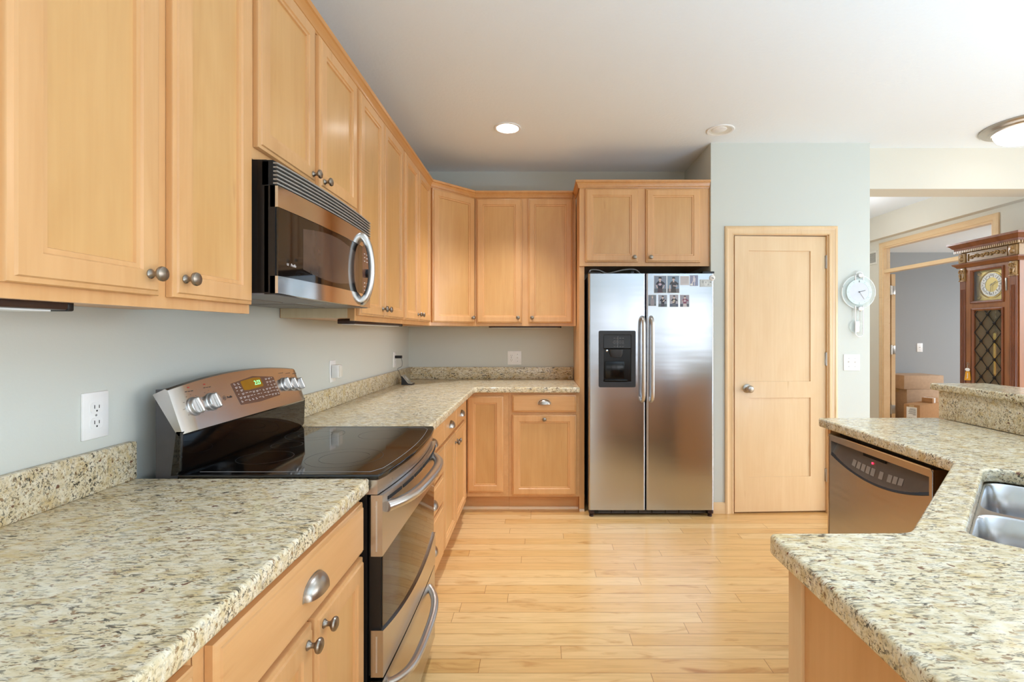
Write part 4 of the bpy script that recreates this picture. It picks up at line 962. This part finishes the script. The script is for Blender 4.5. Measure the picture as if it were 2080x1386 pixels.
bm = bmesh.new(); box(bm, -.0025, .0025, -.016, -.012, -.25, -.12); lathe(bm, [(0, .006), (.047, .006), (.048, .009), (.047, .012), (0, .012)], 36, Matrix.Translation((-.012, 0, -.252)) @ TO_FRONT); obj('pendulum_disc', bm, 'clear', wc)
bm = boxes((-.020, .010, -.020, -.011, -.296, -.212), bev=.003); obj('pendulum_bob', bm, 'silver', wc)
obj('wall_mount', boxes((-.05, .05, -.020, .0005, -.05, .06), bev=.004), 'white', wc)

# ================================================================== dishwasher
dw = thing('dishwasher', 'stainless dishwasher in the peninsula with pocket handle and small red light', 'dishwasher', (1.345, 2.226, 0), -90)
DWW = .590
obj('tub', boxes((.004, DWW - .004, .03, .52, .10, .872)), 'dark_grey', dw)
obj('kick_plate', boxes((.0, DWW, .05, .07, 0, .10)), 'black', dw)
dd = bpy.data.objects.new('door', None); C.objects.link(dd); dd.parent = dw
arc = lambda x: .772 - .050 * (1 - ((x - DWW / 2) / (DWW / 2 - .018)) ** 2)
fz = .864; xs = [.018 + (DWW - .036) * i / 20 for i in range(21)]
bm = bmesh.new()
def col(x, z0, z1, y0, y1): return [(x, y0, z0), (x, y0, z1), (x, y1, z1), (x, y1, z0)]
rings(bm, [col(x, .105, min(arc(x), .772), -.020, .03) for x in xs]); box(bm, 0, .018, -.020, .03, .105, fz); box(bm, DWW - .018, DWW, -.020, .03, .105, fz); box(bm, .018, DWW - .018, -.020, .03, .836, fz)
obj('front_panel', bm, 'steel', dd)
bm = bmesh.new(); tube(bm, [(.0005, -.0205, .11), (.0005, -.0205, fz - .01), (.010, -.0205, fz), (DWW - .010, -.0205, fz), (DWW - .0005, -.0205, fz - .01), (DWW - .0005, -.0205, .11)], .003, 8); obj('rim', bm, 'steel_bright', dd)
bm = bmesh.new(); rings(bm, [[(x, -.019, arc(x) + .001), (x, .012, .832), (x, .02, .832), (x, .02, arc(x) - .004)] for x in xs]); obj('control_slope', bm, 'slope', dd)
bm = bmesh.new(); rings(bm, [[(x, -.0195, arc(x)), (x, -.0125, arc(x) + .011), (x, -.0135, arc(x) + .013), (x, -.0215, arc(x) + .002)] for x in xs]); obj('lip', bm, 'black_satin', dd)
bm = bmesh.new(); box(bm, .02, DWW - .02, .008, .022, .826, .838); box(bm, .20, .33, .004, .010, .815, .832); obj('latch', bm, 'dim', dd)
def slope_pt(x, s): a_ = arc(x); return Vector((x, -.019 + .031 * s - .0012, a_ + (.832 - a_) * s))
for k in range(9):
    x = .150 + k * .0285 + (.018 if k > 4 else 0) + (.018 if k > 5 else 0); bm = bmesh.new()
    q = [slope_pt(x, .28), slope_pt(x + .022, .28), slope_pt(x + .022, .54), slope_pt(x, .54)]; bm.faces.new([bm.verts.new(p) for p in q])
    obj('button', bm, 'soft_print', dd)
bm = bmesh.new(); p = slope_pt(.262, .70); lathe(bm, [(0, 0), (.004, 0), (.004, .002), (0, .003)], 12, Matrix.Translation(p) @ TO_FRONT); obj('indicator', bm, 'red_led', dd)

# ================================================================== grandfather clock (faces the aisle, local x runs towards the camera)
GX, GYf = 3.700, 4.290
gc = thing('grandfather_clock', 'tall carved walnut grandfather clock with brass dial and lattice glass door', 'clock', (GX, GYf, 0), -90)
GW, GD = .53, .43
obj('case', boxes((.0, .07, .012, GD, .0, 2.06), (GW - .07, GW, .012, GD, 0, 2.06), (.07, GW - .07, GD - .02, GD, 0, 2.06), (.07, GW - .07, .012, GD - .02, 0, .42), (.07, GW - .07, .05, .07, 1.56, 1.59), (.02, GW - .02, .03, GD - .02, 1.90, 2.06)), 'walnut', gc)
obj('plinth', boxes((-.02, GW + .02, -.02, GD, .0, .10), (-.01, GW + .01, -.01, GD, .10, .13), bev=.004), 'walnut_h', gc)
obj('base_panel', boxes((.06, GW - .06, .0, .02, .16, .40), bev=.004), 'walnut_light', gc)
def cornice(name, z, prof, m):
    bm = bmesh.new(); sweep(bm, [(0, GD), (0, 0.0), (GW, 0.0), (GW, GD)], [(-o, z + h) for o, h in prof] if False else [(o, z + h) for o, h in prof]); return obj(name, bm, m, gc)
cornice('crown', 2.040, [(-.01, 0), (.022, 0), (.026, .018), (.034, .022), (.046, .040), (.060, .050), (.062, .066), (-.01, .066)], 'walnut_red')
bm = bmesh.new()
for k in range(34): box(bm, -.022 + k * .0173, -.0115 + k * .0173, -.028, -.012, 2.018, 2.038)
for k in range(20): box(bm, GW + .012, GW + .028, .0 + k * .0173, .0105 + k * .0173, 2.018, 2.038)
obj('dentils', bm, 'walnut_light', gc)
obj('frieze', boxes((-.004, GW + .004, .004, GD, 1.925, 2.018)), 'walnut_light', gc)
cornice('waist_molding', 1.888, [(-.01, 0), (.010, 0), (.018, .012), (.034, .026), (.036, .036), (-.01, .040)], 'walnut_h')
bm = boxes((.085, GW - .085, -.004, .006, 1.934, 1.940), (.085, GW - .085, -.004, .006, 2.002, 2.008), (.085, .091, -.004, .006, 1.94, 2.002), (GW - .091, GW - .085, -.004, .006, 1.94, 2.002))
for k, (x, z, s) in enumerate(((.125, 1.968, 1), (.175, 1.974, -1), (.225, 1.970, 1), (.265, 1.974, -1), (.305, 1.970, 1), (.355, 1.974, -1), (.405, 1.968, 1))):
    tube(bm, [(x + .022 * s * math.cos(q) * (1 - q / 9), -.001, z + .020 * math.sin(q) * (1 - q / 9)) for q in [i * .5 for i in range(13)]], [.006 - .0003 * i for i in range(13)], 8)
    lathe(bm, [(0, .010), (.007, .007), (.010, 0)], 10, Matrix.Translation((x, .003, z)) @ TO_FRONT)
obj('carved_scrolls', bm, 'walnut_light', gc)
for x in (.038, GW - .038):
    bm = boxes((x - .034, x + .034, -.010, .006, 1.930, 2.012), bev=.004); lathe(bm, [(0, .022), (.012, .018), (.020, .008), (.022, 0)], 14, Matrix.Translation((x, -.006, 1.965)) @ TO_FRONT); lathe(bm, [(0, .016), (.010, .012), (.013, 0)], 12, Matrix.Translation((x, -.006, 1.994)) @ TO_FRONT); obj('carved_block', bm, 'walnut_light', gc)
    bm = boxes((x - .032, x + .032, -.012, .012, 1.770, 1.778), (x - .026, x + .026, -.008, .012, 1.778, 1.885), bev=.003)
    for s in (-1, 1):
        tube(bm, [(x + s * .016 + .012 * math.cos(q), -.010, 1.856 + .014 * math.sin(q)) for q in [i * .6 for i in range(11)]], .006, 8)
        tube(bm, [(x + s * .020, -.008, 1.778), (x + s * .010, -.014, 1.80), (x + s * .018, -.014, 1.83)], .007, 8)
    obj('capital', bm, 'walnut_light', gc)
    bm = bmesh.new(); box(bm, x - .028, x + .028, .0, .012, .42, 1.770)
    for k in range(4): tube(bm, [(x - .018 + k * .012, .0, .50), (x - .018 + k * .012, .0, 1.70)], .0045, 8)
    obj('fluted_pilaster', bm, 'walnut_red', gc)
obj('face_frame', boxes((.07, .115, .002, .03, .42, 1.90), (GW - .115, GW - .07, .002, .03, .42, 1.90), (.115, GW - .115, .002, .03, 1.865, 1.90), (.115, GW - .115, .002, .03, 1.53, 1.572), (.115, GW - .115, .002, .03, .42, .47)), 'walnut', gc)
def frame_mold(name, x0, x1, z0, z1, wd_, m):
    bm = bmesh.new(); pr = [(0, .006), (.0, -.006), (wd_ * .35, -.010), (wd_ * .7, -.006), (wd_, .0), (wd_, .012), (0, .012)]
    rings(bm, [[(x0 + d, y, z0 + d), (x1 - d, y, z0 + d), (x1 - d, y, z1 - d), (x0 + d, y, z1 - d)] for d, y in pr], caps=(False, False)); return obj(name, bm, m, gc)
frame_mold('dial_door', .115, GW - .115, 1.572, 1.865, .022, 'walnut_red')
frame_mold('lattice_door', .130, GW - .120, .47, 1.53, .020, 'walnut_red')
DXc, DZc = .275, 1.722
bm = boxes((.135, GW - .135, .034, .046, 1.592, 1.848)); dl_ = obj('dial', bm, 'brass_dial', gc)
bm = bmesh.new()
for cx, cz in ((.165, 1.625), (.385, 1.625), (.165, 1.82), (.385, 1.82)):
    tube(bm, [(cx + .014 * math.cos(q), .032, cz + .014 * math.sin(q)) for q in [i * .6 for i in range(11)]], .003, 6); tube(bm, [(cx - .022, .032, cz), (cx + .022, .032, cz)], .0022, 6)
lathe(bm, [(.112, 0), (.112, .004), (.106, .006), (.104, 0)], 44, Matrix.Translation((DXc, .034, DZc)) @ TO_FRONT)
obj('spandrels', bm, 'brass', dl_)
bm = bmesh.new()
for q, s in enumerate(('XII', 'I', 'II', 'III', 'IIII', 'V', 'VI', 'VII', 'VIII', 'IX', 'X', 'XI')):
    t_ = bmesh.new(); o = [(-.020, .060), (.020, .060), (.026, .096), (-.026, .096)]; rings(t_, [[(x, y, z) for x, z in rounded(o, .004, 2)] for y in (.004, .0)]); join(bm, t_, Matrix.Translation((DXc, .030, DZc)) @ Matrix.Rotation(q * PI / 6, 4, 'Y'))
obj('numeral_plaques', bm, 'white', dl_)
bm = bmesh.new()
for q, s in enumerate(('XII', 'I', 'II', 'III', 'IIII', 'V', 'VI', 'VII', 'VIII', 'IX', 'X', 'XI')):
    t_ = bmesh.new(); text(t_, s, .024, Matrix.Translation((0, 0, .078)) @ UPRIGHT, .0004); join(bm, t_, Matrix.Translation((DXc, .0295, DZc)) @ Matrix.Rotation(q * PI / 6, 4, 'Y'))
obj('numerals', bm, 'ink', dl_)
bm = bmesh.new()
for an, L, wd_ in ((62, .05, .005), (188, .085, .003)):
    t_ = bmesh.new(); box(t_, -wd_ / 2, wd_ / 2, -.001, 0, -.012, L); join(bm, t_, Matrix.Translation((DXc, .027, DZc)) @ Matrix.Rotation(R(an), 4, 'Y'))
obj('hands', bm, 'ink', dl_)
bm = boxes((.137, GW - .137, .010, .013, 1.594, 1.843)); obj('dial_glass', bm, 'transom', gc)
# lattice of iron rods with rosettes, pane, weights and chains behind it
bm = bmesh.new(); rs = bmesh.new(); lx0, lx1, lz0, lz1 = .150, GW - .140, .49, 1.51; st = (lx1 - lx0) / 2; vs = .148
def seg(a, b): tube(bm, [(a[0], .004, a[1]), (b[0], .004, b[1])], .0032, 6)
k = 0
z = lz1 + .04
while z > lz0 - vs:
    for x0, x1 in ((lx0 - st / 2, lx0 + st / 2), (lx0 + st / 2, lx0 + 1.5 * st), (lx0 + 1.5 * st, lx0 + 2.5 * st)):
        for (a, b) in (((x0, z), (x1, z - vs)), ((x0, z - vs), (x1, z))):
            a, b = Vector(a), Vector(b); d = b - a
            t0, t1 = 0, 1
            for lo, hi, i in ((lx0, lx1, 0), (lz0, lz1, 1)):
                if abs(d[i]) > 1e-6:
                    u, v_ = (lo - a[i]) / d[i], (hi - a[i]) / d[i]; t0, t1 = max(t0, min(u, v_)), min(t1, max(u, v_))
            if t1 - t0 > .02: seg(a + d * t0, a + d * t1)
        for cx, cz in (((x0 + x1) / 2, z - vs / 2), (x1, z)):
            if lx0 + .015 < cx < lx1 - .015 and lz0 + .01 < cz < lz1 - .01: lathe(rs, [(0, .012), (.006, .011), (.008, .006), (.013, .004), (.014, 0)], 10, Matrix.Translation((cx, .004, cz)) @ TO_FRONT)
    z -= vs
obj('lattice', bm, 'iron', gc); obj('rosettes', rs, 'iron', gc)
obj('pane', boxes((.147, GW - .137, .010, .013, .485, 1.515)), 'pane', gc)
obj('interior_back', boxes((.075, GW - .075, GD - .035, GD - .022, .43, 1.55)), mat('clock_interior', (190, 165, 125), .6, noise=.08), gc)
for x, z0, z1 in ((.185, .98, 1.32), (.265, .62, .95), (.350, .80, 1.14)):
    bm = bmesh.new(); lathe(bm, [(0, z0 - .03), (.012, z0 - .02), (.024, z0), (.024, z1), (.012, z1 + .015), (0, z1 + .02)], 24, Matrix.Translation((x, .15, 0))); obj('weight', bm, 'brass', gc)
    bm = bmesh.new(); n_ = int((1.56 - z1) / .02)
    for q in range(n_): lathe(bm, [(.0, -.007), (.003, -.004), (.003, .004), (.0, .007)], 6, Matrix.Translation((x, .15, z1 + .03 + q * .018)))
    obj('chain', bm, 'brass', gc)
bm = bmesh.new(); lathe(bm, [(0, 0), (.07, .003), (.078, .008), (.07, .013), (0, .016)], 32, Matrix.Translation((.275, .23, .70)) @ TO_FRONT); box(bm, .270, .280, .222, .226, .70, 1.55); obj('pendulum', bm, 'brass', gc)
bm = boxes((GW - .100, GW - .088, -.006, .004, 1.66, 1.76), bev=.002); obj('hinge', bm, 'nickel', gc)
ky = thing('key_charm', 'small yellow charm lettered J hanging from the grandfather clock door key', 'charm', (GX - .004, GYf - .105, .915), -90)
bm = bmesh.new(); tube(bm, [(0, .02, .142), (0, -.012, .142), (.002, -.016, .128), (0, -.012, .095)], .0022, 8); lathe(bm, [(.008, -.001), (.011, 0), (.008, .001), (.008, -.001)], 16, Matrix.Translation((.0, -.012, .146)) @ TO_FRONT); obj('key', bm, 'pewter', ky)
bm = bmesh.new(); o = rounded([(-.030, .0), (.030, .004), (.022, .078), (-.018, .078)], .004, 3); rings(bm, [[(x, y, z) for x, z in o] for y in (-.011, -.014)]); obj('tag', bm, mat('yellow_tag', (226, 158, 30), .4, noise=.03), ky)
bm = bmesh.new(); o = oval(.0, .094, .022, .014, 20); rings(bm, [[(x, y, z) for x, z in o] for y in (-.011, -.015)]); obj('bead', bm, 'white', ky)
bm = bmesh.new(); text(bm, 'J', .052, Matrix.Translation((.002, -.0145, .045)) @ UPRIGHT, .0005); obj('letter', bm, 'white', ky)

# ================================================================== cardboard boxes in the office
def carton(label, loc, rz, w, d, h, m, flaps=True, group='cardboard boxes in the office', tape=True):
    t = thing('cardboard_box', label, 'box', loc, rz, group)
    obj('carton', boxes((0, w, 0, d, 0, h), bev=.003), m, t)
    if tape: obj('tape', boxes((-.0006, w + .0006, d / 2 - .025, d / 2 + .025, h - .05, h + .0008)), mat('packing_tape', (198, 168, 128), .25, noise=.03), t)
    if flaps:
        bm = boxes((.002, w - .002, .002, d / 2 - .001, h, h + .004), (.002, w - .002, d / 2 + .001, d - .002, h, h + .004)); obj('flap', bm, m, t)
    return t
carton('tall plain cardboard box under the topmost box of the office stack', (4.632, 6.13, 0), -2, .46, .34, .612, 'cardboard', False)
carton('closed brown box on top of the office stack', (4.590, 6.12, .613), 1, .505, .36, .170, 'cardboard')
t = carton('brown box with a white shipping label, low in front of the office stack', (4.452, 5.690, 0), 30, .50, .165, .470, 'cardboard_dark')
bm = boxes((-.0012, 0, .030, .135, .26, .445)); lb = obj('shipping_label', bm, 'paper', t); lb['label'] = 'white shipping label with dark print'
bm = bmesh.new(); rnd = random.Random(5)
for k in range(7): box(bm, -.0018, -.0012, .040, .040 + rnd.uniform(.03, .08), .425 - k * .012, .429 - k * .012)
for k in range(12): box(bm, -.0018, -.0012, .040 + k * .0075, .040 + k * .0075 + rnd.choice((.002, .004)), .275, .325)
obj('label_print', bm, 'ink', t)
t = carton('small orange box with pale tape sitting on the labelled box', (4.745, 5.872, .4745), 30, .15, .11, .058, 'cardboard_dark', False, tape=False)
obj('tape', boxes((.040, .055, -.0008, .1108, -.0002, .0588), (.064, .079, -.0008, .1108, -.0002, .0588)), 'paper', t)
